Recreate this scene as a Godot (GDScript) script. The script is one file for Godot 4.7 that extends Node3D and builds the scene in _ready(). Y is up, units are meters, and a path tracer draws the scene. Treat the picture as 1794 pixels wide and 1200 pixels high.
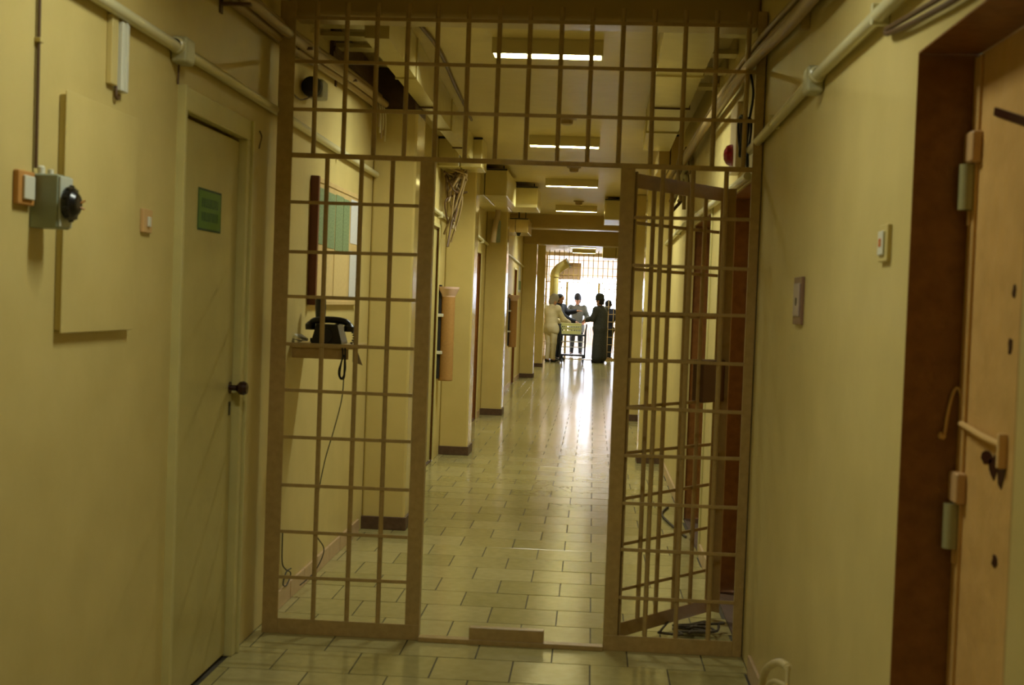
extends Node3D
# Corridor: x to the right, y up, the corridor runs towards -z. P(x, y, depth) puts a point `depth` metres in front of the camera.

const XL := -1.45      # left wall face
const XR := 0.70       # right wall face
const CY := 2.97       # ceiling
const GZ := 5.70       # depth of the near barred partition
const FZ := 36.0       # depth of the far barred partition
var M := {}
var rng := RandomNumberGenerator.new()

func P(x: float, y: float, d: float) -> Vector3:
	return Vector3(x, y, -d)

# ------------------------------------------------------------------ mesh helpers
func mb() -> SurfaceTool:
	var st := SurfaceTool.new()
	st.begin(Mesh.PRIMITIVE_TRIANGLES)
	return st

func tri(st: SurfaceTool, a: Vector3, b: Vector3, c: Vector3, na: Vector3, nb: Vector3, nc: Vector3) -> void:
	if (b - a).cross(c - a).dot(na + nb + nc) > 0.0:   # Godot's front faces run clockwise
		st.set_normal(na); st.add_vertex(a)
		st.set_normal(nc); st.add_vertex(c)
		st.set_normal(nb); st.add_vertex(b)
	else:
		st.set_normal(na); st.add_vertex(a)
		st.set_normal(nb); st.add_vertex(b)
		st.set_normal(nc); st.add_vertex(c)

func quad(st: SurfaceTool, a: Vector3, b: Vector3, c: Vector3, d: Vector3, n: Vector3) -> void:
	tri(st, a, b, c, n, n, n)
	tri(st, a, c, d, n, n, n)

# box between two corners (any order), edges rounded by r
func bx(st: SurfaceTool, p: Vector3, q: Vector3, r := 0.0, n := 1, xf := Transform3D()) -> void:
	var lo := Vector3(minf(p.x, q.x), minf(p.y, q.y), minf(p.z, q.z))
	var hi := Vector3(maxf(p.x, q.x), maxf(p.y, q.y), maxf(p.z, q.z))
	var c := (lo + hi) * 0.5
	var h := (hi - lo) * 0.5
	r = minf(r, minf(h.x, minf(h.y, h.z)) * 0.98)
	var list := []
	if r <= 0.0:
		list = [[-1.0, 0.0], [1.0, 0.0]]
	else:
		for k in n + 1: list.append([-1.0, tan(PI / 4 * (float(k) / n - 1.0))])
		for k in n + 1: list.append([1.0, tan(PI / 4 * float(k) / n)])
	var inner := h - Vector3.ONE * r
	for face in 6:
		var w: int = face % 3
		var u: int = (w + 1) % 3
		var v: int = (w + 2) % 3
		var s: float = 1.0 if face < 3 else -1.0
		var pts := []
		var nrm := []
		for i in list.size():
			for j in list.size():
				var o := Vector3.ZERO
				o[w] = s * inner[w]; o[u] = list[i][0] * inner[u]; o[v] = list[j][0] * inner[v]
				var d := Vector3.ZERO
				d[w] = s; d[u] = list[i][1]; d[v] = list[j][1]
				d = d.normalized()
				pts.append(xf * (c + o + d * r))
				nrm.append((xf.basis * d).normalized())
		var m := list.size()
		for i in m - 1:
			for j in m - 1:
				var a := i * m + j
				var b := a + m
				tri(st, pts[a], pts[b], pts[b + 1], nrm[a], nrm[b], nrm[b + 1])
				tri(st, pts[a], pts[b + 1], pts[a + 1], nrm[a], nrm[b + 1], nrm[a + 1])

# tube through points; rad may be a number or one number per point
func tube(st: SurfaceTool, pts: Array, rad, sides := 8, caps := true) -> void:
	var n := pts.size()
	var t0: Vector3 = (pts[1] - pts[0]).normalized()
	var up := Vector3.UP if absf(t0.y) < 0.9 else Vector3.RIGHT
	var x := t0.cross(up).normalized()
	var ring := []
	for i in n:
		var t: Vector3 = (pts[mini(i + 1, n - 1)] - pts[maxi(i - 1, 0)]).normalized()
		x = (x - t * x.dot(t)).normalized()
		var y := t.cross(x)
		var r: float = rad if rad is float else rad[i]
		var row := []
		for k in sides:
			var d := x * cos(TAU * k / sides) + y * sin(TAU * k / sides)
			row.append([pts[i] + d * r, d])
		ring.append(row)
	for i in n - 1:
		for k in sides:
			var a = ring[i][k]; var b = ring[i][(k + 1) % sides]
			var c = ring[i + 1][(k + 1) % sides]; var d = ring[i + 1][k]
			tri(st, a[0], b[0], c[0], a[1], b[1], c[1])
			tri(st, a[0], c[0], d[0], a[1], c[1], d[1])
	if caps:
		for e in [0, n - 1]:
			var nn: Vector3 = (pts[0] - pts[1]).normalized() if e == 0 else (pts[n - 1] - pts[n - 2]).normalized()
			for k in sides:
				tri(st, pts[e], ring[e][k][0], ring[e][(k + 1) % sides][0], nn, nn, nn)

# surface of revolution: profile of Vector2(radius, height) about the y axis of xf
func lathe(st: SurfaceTool, prof: Array, xf := Transform3D(), sides := 16) -> void:
	for i in prof.size() - 1:
		var p: Vector2 = prof[i]
		var q: Vector2 = prof[i + 1]
		var d := (q - p).normalized()
		for k in sides:
			var a0 := TAU * k / sides
			var a1 := TAU * (k + 1) / sides
			var f := func(v: Vector2, a: float) -> Vector3: return xf * Vector3(v.x * cos(a), v.y, v.x * sin(a))
			var g := func(a: float) -> Vector3: return (xf.basis * Vector3(d.y * cos(a), -d.x, d.y * sin(a))).normalized()
			var n0: Vector3 = g.call(a0); var n1: Vector3 = g.call(a1)
			tri(st, f.call(p, a0), f.call(p, a1), f.call(q, a1), n0, n1, n1)
			tri(st, f.call(p, a0), f.call(q, a1), f.call(q, a0), n0, n1, n0)

# plate: a polygon (Vector2 list) in the xy plane of xf, thickness th along +z
func plate(st: SurfaceTool, poly: Array, th: float, xf := Transform3D()) -> void:
	var idx := Geometry2D.triangulate_polygon(PackedVector2Array(poly))
	for s in [0.0, th]:
		var n: Vector3 = (xf.basis * Vector3(0, 0, 1 if s > 0.0 else -1)).normalized()
		for k in range(0, idx.size(), 3):
			var t := []
			for e in 3: t.append(xf * Vector3(poly[idx[k + e]].x, poly[idx[k + e]].y, s))
			tri(st, t[0], t[1], t[2], n, n, n)
	for k in poly.size():
		var a: Vector2 = poly[k]
		var b: Vector2 = poly[(k + 1) % poly.size()]
		var mid := Vector2.ZERO
		for v in poly: mid += v / poly.size()
		var e := (b - a).orthogonal().normalized()
		if e.dot((a + b) * 0.5 - mid) < 0: e = -e
		quad(st, xf * Vector3(a.x, a.y, 0), xf * Vector3(b.x, b.y, 0), xf * Vector3(b.x, b.y, th), xf * Vector3(a.x, a.y, th), (xf.basis * Vector3(e.x, e.y, 0)).normalized())

# smooth curve through points
func curve(pts: Array, per := 6) -> Array:
	var out := []
	for i in pts.size() - 1:
		var a: Vector3 = pts[maxi(i - 1, 0)]; var b: Vector3 = pts[i]; var c: Vector3 = pts[i + 1]; var d: Vector3 = pts[mini(i + 2, pts.size() - 1)]
		for k in per:
			out.append(b.cubic_interpolate(c, a, d, float(k) / per))
	out.append(pts[-1])
	return out

# ------------------------------------------------------------------ naming helpers
var taken := {}
func numbered(called: String) -> String:
	if not taken.has(called):
		taken[called] = 0
		return called
	taken[called] += 1
	return "%s_%03d" % [called, taken[called]]

func tag(o: Node, label := "", category := "", group := "", kind := "") -> Node:
	if label: o.set_meta("label", label)
	if category: o.set_meta("category", category)
	if group: o.set_meta("group", group)
	if kind: o.set_meta("kind", kind)
	return o

func obj(called: String, st: SurfaceTool, m: Material, parent: Node = null) -> MeshInstance3D:
	var o := MeshInstance3D.new()
	o.mesh = st.commit()
	o.material_override = m
	return put(o, called, parent)

func put(o: MeshInstance3D, called: String, parent: Node) -> MeshInstance3D:
	o.cast_shadow = GeometryInstance3D.SHADOW_CASTING_SETTING_ON
	if parent == null:
		o.name = numbered(called)
		add_child(o)
	else:
		var n := 0
		var nm := called
		while parent.has_node(nm):
			n += 1
			nm = "%s_%03d" % [called, n]
		o.name = nm
		parent.add_child(o)
	return o

func base(called: String, where: Vector3, label := "", category := "", group := "", kind := "") -> Node3D:
	var o := Node3D.new()
	o.name = numbered(called)
	add_child(o)
	o.position = where
	tag(o, label, category, group, kind)
	return o

func piece(called: String, parent: Node, p: Vector3, q: Vector3, m: Material, r := 0.0, n := 1) -> MeshInstance3D:
	var st := mb()
	bx(st, p, q, r, n)
	return obj(called, st, m, parent)

# ------------------------------------------------------------------ materials
func noise_tex(freq: float, c0: Color, c1: Color, s := 1, normal := false, size := 512, bump := 4.0) -> NoiseTexture2D:
	var f := FastNoiseLite.new()
	f.seed = s
	f.frequency = freq
	f.fractal_octaves = 5
	var t := NoiseTexture2D.new()
	t.width = size; t.height = size
	t.seamless = true
	t.noise = f
	if normal:
		t.as_normal_map = true
		t.bump_strength = bump
	else:
		var g := Gradient.new()
		g.set_color(0, c0); g.set_color(1, c1)
		t.color_ramp = g
	return t

func c8(r: int, g: int, b: int) -> Color:
	return Color8(r, g, b)

func mat(c: Color, rough := 0.5, metal := 0.0) -> StandardMaterial3D:
	var m := StandardMaterial3D.new()
	m.albedo_color = c
	m.roughness = rough
	m.metallic = metal
	return m

# painted surface: colour mottled by a fine noise, uneven relief of plaster or brushed paint
func paint(c: Color, rough: float, spread: float, freq: float, s: int, relief: float, scale := 1.0) -> StandardMaterial3D:
	var m := mat(Color.WHITE, rough)
	m.albedo_texture = noise_tex(freq, c.darkened(spread), c.lightened(spread * 0.6), s)
	if relief > 0.0:
		m.normal_enabled = true
		m.normal_texture = noise_tex(freq * 1.6, Color.BLACK, Color.WHITE, s + 50, true)
		m.normal_scale = relief
	m.uv1_triplanar = true
	m.uv1_world_triplanar = true
	m.uv1_scale = Vector3.ONE * scale
	return m

func glow(c: Color, e: float) -> StandardMaterial3D:
	var m := mat(c, 0.4)
	m.emission_enabled = true
	m.emission = c
	m.emission_energy_multiplier = e
	return m

func make_materials() -> void:
	M.wall = paint(c8(208, 188, 118), 0.42, 0.05, 0.010, 1, 0.10, 0.5)
	M.column = paint(c8(206, 184, 112), 0.14, 0.04, 0.010, 2, 0.03, 0.5)
	M.ceiling = paint(c8(200, 180, 112), 0.42, 0.04, 0.012, 3, 0.15, 0.5)
	M.beam = paint(c8(176, 150, 84), 0.28, 0.05, 0.012, 4, 0.10, 0.5)
	M.brown = paint(c8(136, 84, 22), 0.45, 0.12, 0.03, 5, 0.2, 1.0)
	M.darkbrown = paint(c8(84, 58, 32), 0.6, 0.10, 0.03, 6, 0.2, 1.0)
	M.gate = paint(c8(176, 146, 86), 0.36, 0.08, 0.03, 7, 0.15, 1.5)
	M.cell = paint(c8(208, 164, 92), 0.42, 0.07, 0.015, 8, 0.25, 1.0)
	M.door = paint(c8(192, 178, 110), 0.34, 0.05, 0.010, 9, 0.10, 0.7)
	M.frame = paint(c8(206, 194, 128), 0.30, 0.04, 0.012, 10, 0.08, 0.7)
	M.duct = paint(c8(204, 188, 122), 0.26, 0.04, 0.012, 11, 0.06, 0.7)
	M.skirt = paint(c8(196, 164, 124), 0.30, 0.06, 0.02, 12, 0.1, 1.0)
	M.grout = paint(c8(70, 60, 36), 0.8, 0.10, 0.03, 13, 0.0, 1.0)
	for k in 5:
		var c: Color = [c8(174, 162, 104), c8(168, 156, 98), c8(179, 167, 111), c8(162, 151, 93), c8(171, 159, 102)][k]
		M["tile%d" % k] = paint(c, 0.16, 0.07, 0.02, 20 + k, 0.03, 1.3)
	M.white = mat(c8(214, 212, 190), 0.35)
	M.pipe = mat(c8(210, 202, 156), 0.28)
	M.railpaint = mat(c8(206, 188, 134), 0.35)
	M.cable = mat(c8(158, 134, 88), 0.45)
	M.cablebrown = mat(c8(92, 66, 36), 0.5)
	M.black = mat(c8(20, 19, 18), 0.30)
	M.blackmatt = mat(c8(26, 24, 22), 0.6)
	M.grey = mat(c8(150, 150, 132), 0.4)
	M.greybox = mat(c8(140, 148, 124), 0.4)
	M.steel = mat(c8(150, 150, 140), 0.32, 0.7)
	M.rosybox = mat(c8(208, 166, 108), 0.4)
	M.ochrebox = mat(c8(190, 136, 70), 0.45)
	M.orange = mat(c8(200, 110, 40), 0.45)
	M.tubewood = paint(c8(176, 130, 70), 0.32, 0.08, 0.04, 30, 0.0, 2.0)
	M.funnel = mat(c8(220, 186, 164), 0.4)
	M.knob = mat(c8(52, 26, 18), 0.25)
	M.redlens = mat(c8(150, 14, 26), 0.12)
	M.paper_green = paint(c8(130, 154, 92), 0.7, 0.35, 0.08, 31, 0.0, 2.0)
	M.paper_beige = paint(c8(214, 186, 120), 0.7, 0.05, 0.03, 32, 0.0, 2.0)
	M.paper_white = paint(c8(214, 212, 204), 0.7, 0.05, 0.04, 33, 0.0, 2.0)
	M.board = paint(c8(206, 176, 112), 0.6, 0.06, 0.02, 34, 0.0, 1.0)
	M.boardframe = mat(c8(104, 50, 22), 0.4)
	M.lamp = glow(c8(255, 250, 225), 6.0)
	M.housing = mat(c8(200, 186, 130), 0.4)
	M.peach = paint(c8(244, 220, 194), 0.6, 0.04, 0.02, 40, 0.0, 0.5)
	M.hallfloor = mat(c8(232, 232, 228), 0.3)
	M.ground = mat(c8(190, 190, 186), 0.9)
	M.glass = mat(Color(0.95, 0.98, 1.0, 0.05), 0.02)
	M.glass.transparency = BaseMaterial3D.TRANSPARENCY_ALPHA
	M.winframe = mat(c8(214, 212, 206), 0.4)
	M.panel = mat(c8(150, 120, 92), 0.5)
	M.soil = paint(c8(74, 60, 32), 0.8, 0.2, 0.06, 41, 0.0, 2.0)
	M.crate = mat(c8(206, 204, 140), 0.45)
	M.skin = mat(c8(176, 128, 96), 0.5)
	M.cream = paint(c8(230, 216, 178), 0.8, 0.05, 0.02, 42, 0.0, 2.0)
	M.camo = paint(c8(36, 38, 30), 0.85, 0.45, 0.06, 43, 0.0, 1.5)
	M.camolight = paint(c8(104, 112, 100), 0.85, 0.4, 0.06, 44, 0.0, 1.5)
	M.navy = mat(c8(34, 36, 52), 0.8)
	M.charcoal = mat(c8(34, 36, 36), 0.8)
	M.greyhair = mat(c8(150, 142, 128), 0.9)
	M.darkhair = mat(c8(30, 26, 24), 0.8)
	M.cart = mat(c8(40, 46, 60), 0.4, 0.3)

# ------------------------------------------------------------------ scene
func _ready() -> void:
	rng.seed = 7
	# camera
	var cam := Camera3D.new()
	cam.name = "camera"
	add_child(cam)
	cam.transform = Transform3D(Basis.from_euler(Vector3(-0.03051, 0.06099, 0.0366), EULER_ORDER_YXZ), Vector3(0, 1.5, 0))
	var lens := CameraAttributesPhysical.new()
	lens.frustum_focal_length = 46.0
	lens.frustum_focus_distance = 24.0
	lens.exposure_aperture = 6.3
	cam.attributes = lens
	cam.fov = rad_to_deg(2.0 * atan(600.0 / 2300.0))
	cam.near = 0.05
	cam.far = 400.0
	cam.current = true
	# sky and exposure
	var env := Environment.new()
	env.background_mode = Environment.BG_COLOR
	env.background_color = c8(216, 229, 255)
	env.background_energy_multiplier = 20.0
	env.tonemap_mode = Environment.TONE_MAPPER_LINEAR
	env.tonemap_exposure = 1.0
	env.ambient_light_source = Environment.AMBIENT_SOURCE_DISABLED
	env.sdfgi_enabled = true
	env.ssao_enabled = true
	env.ssil_enabled = true
	var we := WorldEnvironment.new()
	we.name = "world_environment"
	we.environment = env
	add_child(we)
	make_materials()
	# lamps: one fluorescent fitting about every four metres, each with its own light
	var lamp_depths := [-0.8, 3.3, 7.4, 11.6, 15.5, 19.6, 23.9, 28.3, 32.0, 35.2]
	for k in lamp_depths.size():
		ceiling_lamp(k, lamp_depths[k])

	build_shell()
	build_floor()
	build_hall()
	build_columns_and_beams()
	build_doors()
	build_grilles()
	build_left_wall_things()
	build_right_wall_things()
	build_services()
	build_far_things()

const LAMP_E := 2.1
const LAMP_C := Color(0.975, 1.0, 0.94)
func ceiling_lamp(k: int, d: float) -> void:
	var where: String = ["behind the camera", "above the near door, out of frame", "just beyond the barred partition", "second beyond the partition", "third beyond the partition", "fourth beyond the partition, before the first far beam", "between the first two far beams", "first past the last beam", "second past the last beam", "nearest the far barred gate"][k]
	var t := base("ceiling_lamp", P(-0.31 if k > 1 else -0.45, CY, d), "short fluorescent ceiling lamp with boxy housing, " + where, "lamp", "fluorescent ceiling lamps")
	var st := mb()   # open-bottomed housing: top and four sides
	bx(st, Vector3(-0.31, -0.008, -0.075), Vector3(0.31, 0, 0.075))
	bx(st, Vector3(-0.31, -0.088, 0.067), Vector3(0.31, -0.008, 0.075), 0.002)
	bx(st, Vector3(-0.31, -0.088, -0.075), Vector3(0.31, -0.008, -0.067), 0.002)
	bx(st, Vector3(-0.31, -0.088, -0.067), Vector3(-0.30, -0.008, 0.067), 0.002)
	bx(st, Vector3(0.30, -0.088, -0.067), Vector3(0.31, -0.008, 0.067), 0.002)
	obj("housing", st, M.housing, t)
	for s in [-0.032, 0.032]:
		st = mb()
		tube(st, [Vector3(-0.29, -0.024, s), Vector3(0.29, -0.024, s)], 0.013, 12)
		obj("fluorescent_tube", st, M.lamp, t)
	var l := AreaLight3D.new()
	l.name = "lamp_light"
	l.area_size = Vector2(0.57, 0.11)
	l.light_color = LAMP_C
	l.light_energy = LAMP_E * (1.08 if k < 2 else 1.75 if k == 2 else 2.2)
	l.area_range = 60.0
	l.shadow_enabled = true
	l.position = Vector3(0, -0.040, 0)
	l.rotation = Vector3(-PI / 2, 0, 0)
	t.add_child(l)

# ------------------------------------------------------------------ shell
const LEFT_OPEN := [[4.50, 5.29, 2.13], [11.0, 12.12, 2.16], [15.5, 16.65, 2.10], [19.0, 19.9, 2.10], [23.6, 24.5, 2.10], [28.4, 29.3, 2.10]]
const RIGHT_OPEN := [[2.20, 2.99, 2.09], [6.0, 7.0, 2.09], [8.03, 9.41, 2.09], [14.3, 15.3, 2.10], [19.0, 19.9, 2.10], [23.6, 24.5, 2.10], [28.4, 29.3, 2.10]]

func wall_run(called: String, x0: float, x1: float, d0: float, d1: float, top: float, open: Array, label: String) -> void:
	var st := mb()
	var at := d0
	for o in open:
		bx(st, P(x0, 0, at), P(x1, top, o[0]))
		bx(st, P(x0, o[2], o[0]), P(x1, top, o[1]))
		at = o[1]
	bx(st, P(x0, 0, at), P(x1, top, d1))
	tag(obj(called, st, M.wall), label, "wall", "", "structure")

func build_shell() -> void:
	wall_run("wall_left", XL, XL - 0.3, -3.0, 37.4, CY + 0.2, LEFT_OPEN, "long yellowish painted plaster wall with a white door and cover panel")
	wall_run("wall_right", XR, XR + 0.3, -3.0, 37.4, CY + 0.2, RIGHT_OPEN, "long yellowish painted plaster wall with deep brown doorways")
	var st := mb()
	bx(st, P(XL - 0.3, 0, -3.3), P(XR + 0.3, CY + 0.2, -3.0))
	tag(obj("wall_back", st, M.wall), "plain painted wall closing the corridor behind the camera", "wall", "", "structure")
	st = mb()
	bx(st, P(XL, CY, -3.0), P(XR, CY + 0.2, 37.4))
	tag(obj("ceiling", st, M.ceiling), "glossy cream painted corridor ceiling with a row of lamps", "ceiling", "", "structure")
	# skirting tiles
	for side in 2:
		var x: float = XL if side == 0 else XR
		var s: float = 1.0 if side == 0 else -1.0
		var open: Array = LEFT_OPEN if side == 0 else RIGHT_OPEN
		var rootn := base("baseboard_left" if side == 0 else "baseboard_right", P(x, 0, 0), "pinkish tile skirting along the foot of the %s wall" % ("left" if side == 0 else "right"), "baseboard", "", "structure")
		var d := 1.0
		var rest := mb()
		while d < 35.5:
			var e := d + 0.315
			var clash := false
			for o in open:
				if d < o[1] + 0.06 and e > o[0] - 0.06: clash = true
			for c in COLS:
				if not (side == 1 and (c < 10.0 or c > 18.0)) and not (side == 0 and c == 21.70) and d < c + 0.40 and e > c: clash = true
			if d < GZ + 0.05 and e > GZ - 0.05: clash = true
			if not clash:
				var a := Vector3(0, 0, -d - 0.002)
				var b := Vector3(s * (0.013 + rng.randf() * 0.003), 0.088, -e + 0.002)
				if d < 14.0:
					piece("tile", rootn, a, b, M.skirt, 0.003)
				else:
					bx(rest, a, b, 0.003)
			d = e
		tag(obj("tile_run", rest, M.skirt, rootn), "", "", "", "stuff")

func tile_mesh(w: float, l: float, th: float) -> ArrayMesh:
	var st := mb()
	var c := 0.001
	var y0 := -th
	var y1 := -0.0004
	var a := [Vector3(-w, y1, -l), Vector3(w, y1, -l), Vector3(w, y1, l), Vector3(-w, y1, l)]
	var t := [Vector3(-w + c, 0, -l + c), Vector3(w - c, 0, -l + c), Vector3(w - c, 0, l - c), Vector3(-w + c, 0, l - c)]
	quad(st, t[0], t[1], t[2], t[3], Vector3.UP)
	var ns := [Vector3(0, 0, -1), Vector3(1, 0, 0), Vector3(0, 0, 1), Vector3(-1, 0, 0)]
	for k in 4:
		var j := (k + 1) % 4
		quad(st, t[k], t[j], a[j], a[k], (ns[k] + Vector3.UP).normalized())
		quad(st, a[k], a[j], Vector3(a[j].x, y0, a[j].z), Vector3(a[k].x, y0, a[k].z), ns[k])
	return st.commit()

func build_floor() -> void:
	var st := mb()
	bx(st, P(XL - 0.3, -0.2, -3.3), P(XR + 0.3, -0.004, 37.4))
	var fl := obj("floor", st, M.grout)
	tag(fl, "corridor floor of square glossy beige tiles laid in staggered rows", "floor", "", "structure")
	var T := 0.315
	var W := 0.32
	var rest := []
	for k in 5: rest.append(mb())
	var cache := {}
	var count := 0
	var row := -28
	while true:
		var d0 := 6.08 + T * row
		if d0 > 37.2: break
		var off: float = 0.042 if posmod(row, 2) == 1 else -0.12
		var x := off - W * 6
		while x < XR:
			var a := maxf(x, XL)
			var b := minf(x + W, XR)
			if b - a > 0.02:
				var v := rng.randi() % 5
				var w := snappedf((b - a) * 0.5 - 0.0023, 0.0005)
				if not cache.has(w): cache[w] = tile_mesh(w, T * 0.5 - 0.0024, 0.012)
				var tilt := Basis.from_euler(Vector3(rng.randf_range(-1, 1) * 0.0030, 0, rng.randf_range(-1, 1) * 0.0016))
				var xf := Transform3D(tilt, P((a + b) * 0.5, rng.randf_range(-0.0002, 0.0002), d0 + T * 0.5))
				if d0 > 3.9 and count < 298:
					var o := MeshInstance3D.new()
					o.mesh = cache[w]
					o.material_override = M["tile%d" % v]
					o.transform = xf
					put_fast(o, "tile", fl, count)
					count += 1
				else:
					rest[v].append_from(cache[w], 0, xf)
			x += W
		row += 1
	for k in 5:
		tag(obj("tile_field", rest[k], M["tile%d" % k], fl), "", "", "", "stuff")

func put_fast(o: MeshInstance3D, called: String, parent: Node, n: int) -> void:
	o.name = called if n == 0 else "%s_%03d" % [called, n]
	parent.add_child(o)

# daylit hall beyond the far gate
func build_hall() -> void:
	var h := 3.15
	var st := mb()
	bx(st, P(-7, -0.2, 37.4), P(7, -0.004, 47.5))
	tag(obj("floor", st, M.hallfloor), "pale shiny floor of the daylit hall beyond the far gate", "floor", "", "structure")
	st = mb()
	bx(st, P(-7, h, 37.4), P(7, h + 0.2, 47.5))
	tag(obj("ceiling", st, M.peach), "pale ceiling of the daylit hall beyond the far gate", "ceiling", "", "structure")
	st = mb()   # wall between corridor and hall, with the corridor's mouth
	bx(st, P(-7, 0, 37.4), P(-1.34, h, 37.6))
	bx(st, P(0.62, 0, 37.4), P(7, h, 37.6))
	bx(st, P(-1.34, 2.88, 37.4), P(0.62, h, 37.6))
	tag(obj("wall_near", st, M.peach), "hall wall round the far mouth of the corridor", "wall", "", "structure")
	st = mb()   # window wall: sill, head and piers
	bx(st, P(-7, 0, 47.0), P(7, 0.93, 47.25))
	bx(st, P(-7, 2.52, 47.0), P(7, h, 47.25))
	for x in [-7.0, -4.4, -1.75, 0.95, 3.6, 6.4]:
		bx(st, P(x, 0.93, 47.0), P(x + 0.5, 2.52, 47.25))
	tag(obj("wall_far", st, M.peach), "peach painted wall with wide bright windows at the very end", "wall", "", "structure")
	for s in [-1.0, 1.0]:  # unseen end walls; wide openings added to let more sky light in
		st = mb()
		bx(st, P(s * 7, 0, 37.4), P(s * 7.25, 0.8, 47.25))
		bx(st, P(s * 7, 2.6, 37.4), P(s * 7.25, h, 47.25))
		bx(st, P(s * 7, 0.8, 37.4), P(s * 7.25, 2.6, 38.4))
		bx(st, P(s * 7, 0.8, 46.4), P(s * 7.25, 2.6, 47.25))
		tag(obj("wall_left" if s < 0 else "wall_right", st, M.peach), "%s end wall of the daylit hall, out of sight" % ("left" if s < 0 else "right"), "wall", "", "structure")
	var n := 1
	for x in [-3.9, -1.25, 1.45, 4.1]:
		var w: float = 2.15 if x != 4.1 else 2.3
		var win := base("window_%d" % n, P(x, 0.93, 47.1), ["tall white framed window far left in the hall", "tall white framed window straight behind the people and trolley", "tall white framed window to the right of the corridor mouth", "tall white framed window far right in the hall"][n - 1], "window", "", "structure")
		st = mb()
		bx(st, Vector3(0, 0, -0.03), Vector3(0.05, 1.59, 0.03)); bx(st, Vector3(w - 0.05, 0, -0.03), Vector3(w, 1.59, 0.03))
		bx(st, Vector3(0.05, 0, -0.03), Vector3(w - 0.05, 0.05, 0.03)); bx(st, Vector3(0.05, 1.54, -0.03), Vector3(w - 0.05, 1.59, 0.03))
		obj("frame", st, M.winframe, win)
		piece("mullion", win, Vector3(w * 0.5 - 0.02, 0.05, -0.025), Vector3(w * 0.5 + 0.02, 1.54, 0.025), M.winframe)
		piece("transom", win, Vector3(0.05, 1.14, -0.022), Vector3(w - 0.05, 1.18, 0.022), M.winframe)
		piece("pane", win, Vector3(0.05, 0.05, -0.003), Vector3(w - 0.05, 1.54, 0.003), M.glass)
		n += 1
	st = mb()
	bx(st, P(-60, -0.4, 47.3), P(60, -0.2, 260))
	tag(obj("ground", st, M.ground), "bright open ground outside the hall windows", "ground", "", "structure")
	# radiator below the window
	var rad := base("radiator", P(-0.42, 0.12, 46.955), "pale ribbed radiator under the far window behind the trolley", "radiator")
	for k in 9:
		piece("rib", rad, Vector3(k * 0.07, 0, -0.04), Vector3(k * 0.07 + 0.05, 0.62, 0.05), M.peach, 0.015)
	piece("pipe", rad, Vector3(-0.05, 0.05, -0.02), Vector3(0.68, 0.09, 0.02), M.peach)

# ------------------------------------------------------------------ columns, beams
const COLS := [8.40, 12.65, 17.30, 21.70, 26.30, 31.0]
func build_columns_and_beams() -> void:
	var words := ["first", "second", "third", "", "fourth", "last"]
	for side in 2:
		for k in COLS.size():
			if side == 1 and (k == 0 or k > 2) or side == 0 and k == 3: continue
			var s: float = 1.0 if side == 0 else -1.0
			var x: float = XL if side == 0 else XR
			var proud: float = 0.28 if side == 0 else 0.22
			var t := base("column", P(x, 0, COLS[k]), "%s glossy beige square column along the %s corridor wall" % [words[k], "left" if side == 0 else "right"], "column", "", "structure")
			var top: float = 2.70 if k == 0 and side == 0 else CY
			piece("shaft", t, Vector3(0, 0.0, 0), Vector3(s * proud, top, -0.40), M.column, 0.018, 3)
			piece("skirting", t, Vector3(0, 0, 0.013), Vector3(s * (proud + 0.012), 0.085, -0.41), M.darkbrown, 0.004)
	for b in [[5.98, 2.78, 0.22, "first glossy beam, right above and behind the near barred partition"], [21.7, 2.74, 0.40, "second glossy beam crossing the corridor, well beyond the third left column"], [26.27, 2.68, 0.45, "third glossy beam crossing the corridor above the fourth left column"]]:
		var st := mb()
		bx(st, P(XL, b[1], b[0]), P(XR, CY + 0.05, b[0] + b[2]), 0.025, 4)
		tag(obj("beam", st, M.beam), b[3], "beam", "", "structure")

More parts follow.
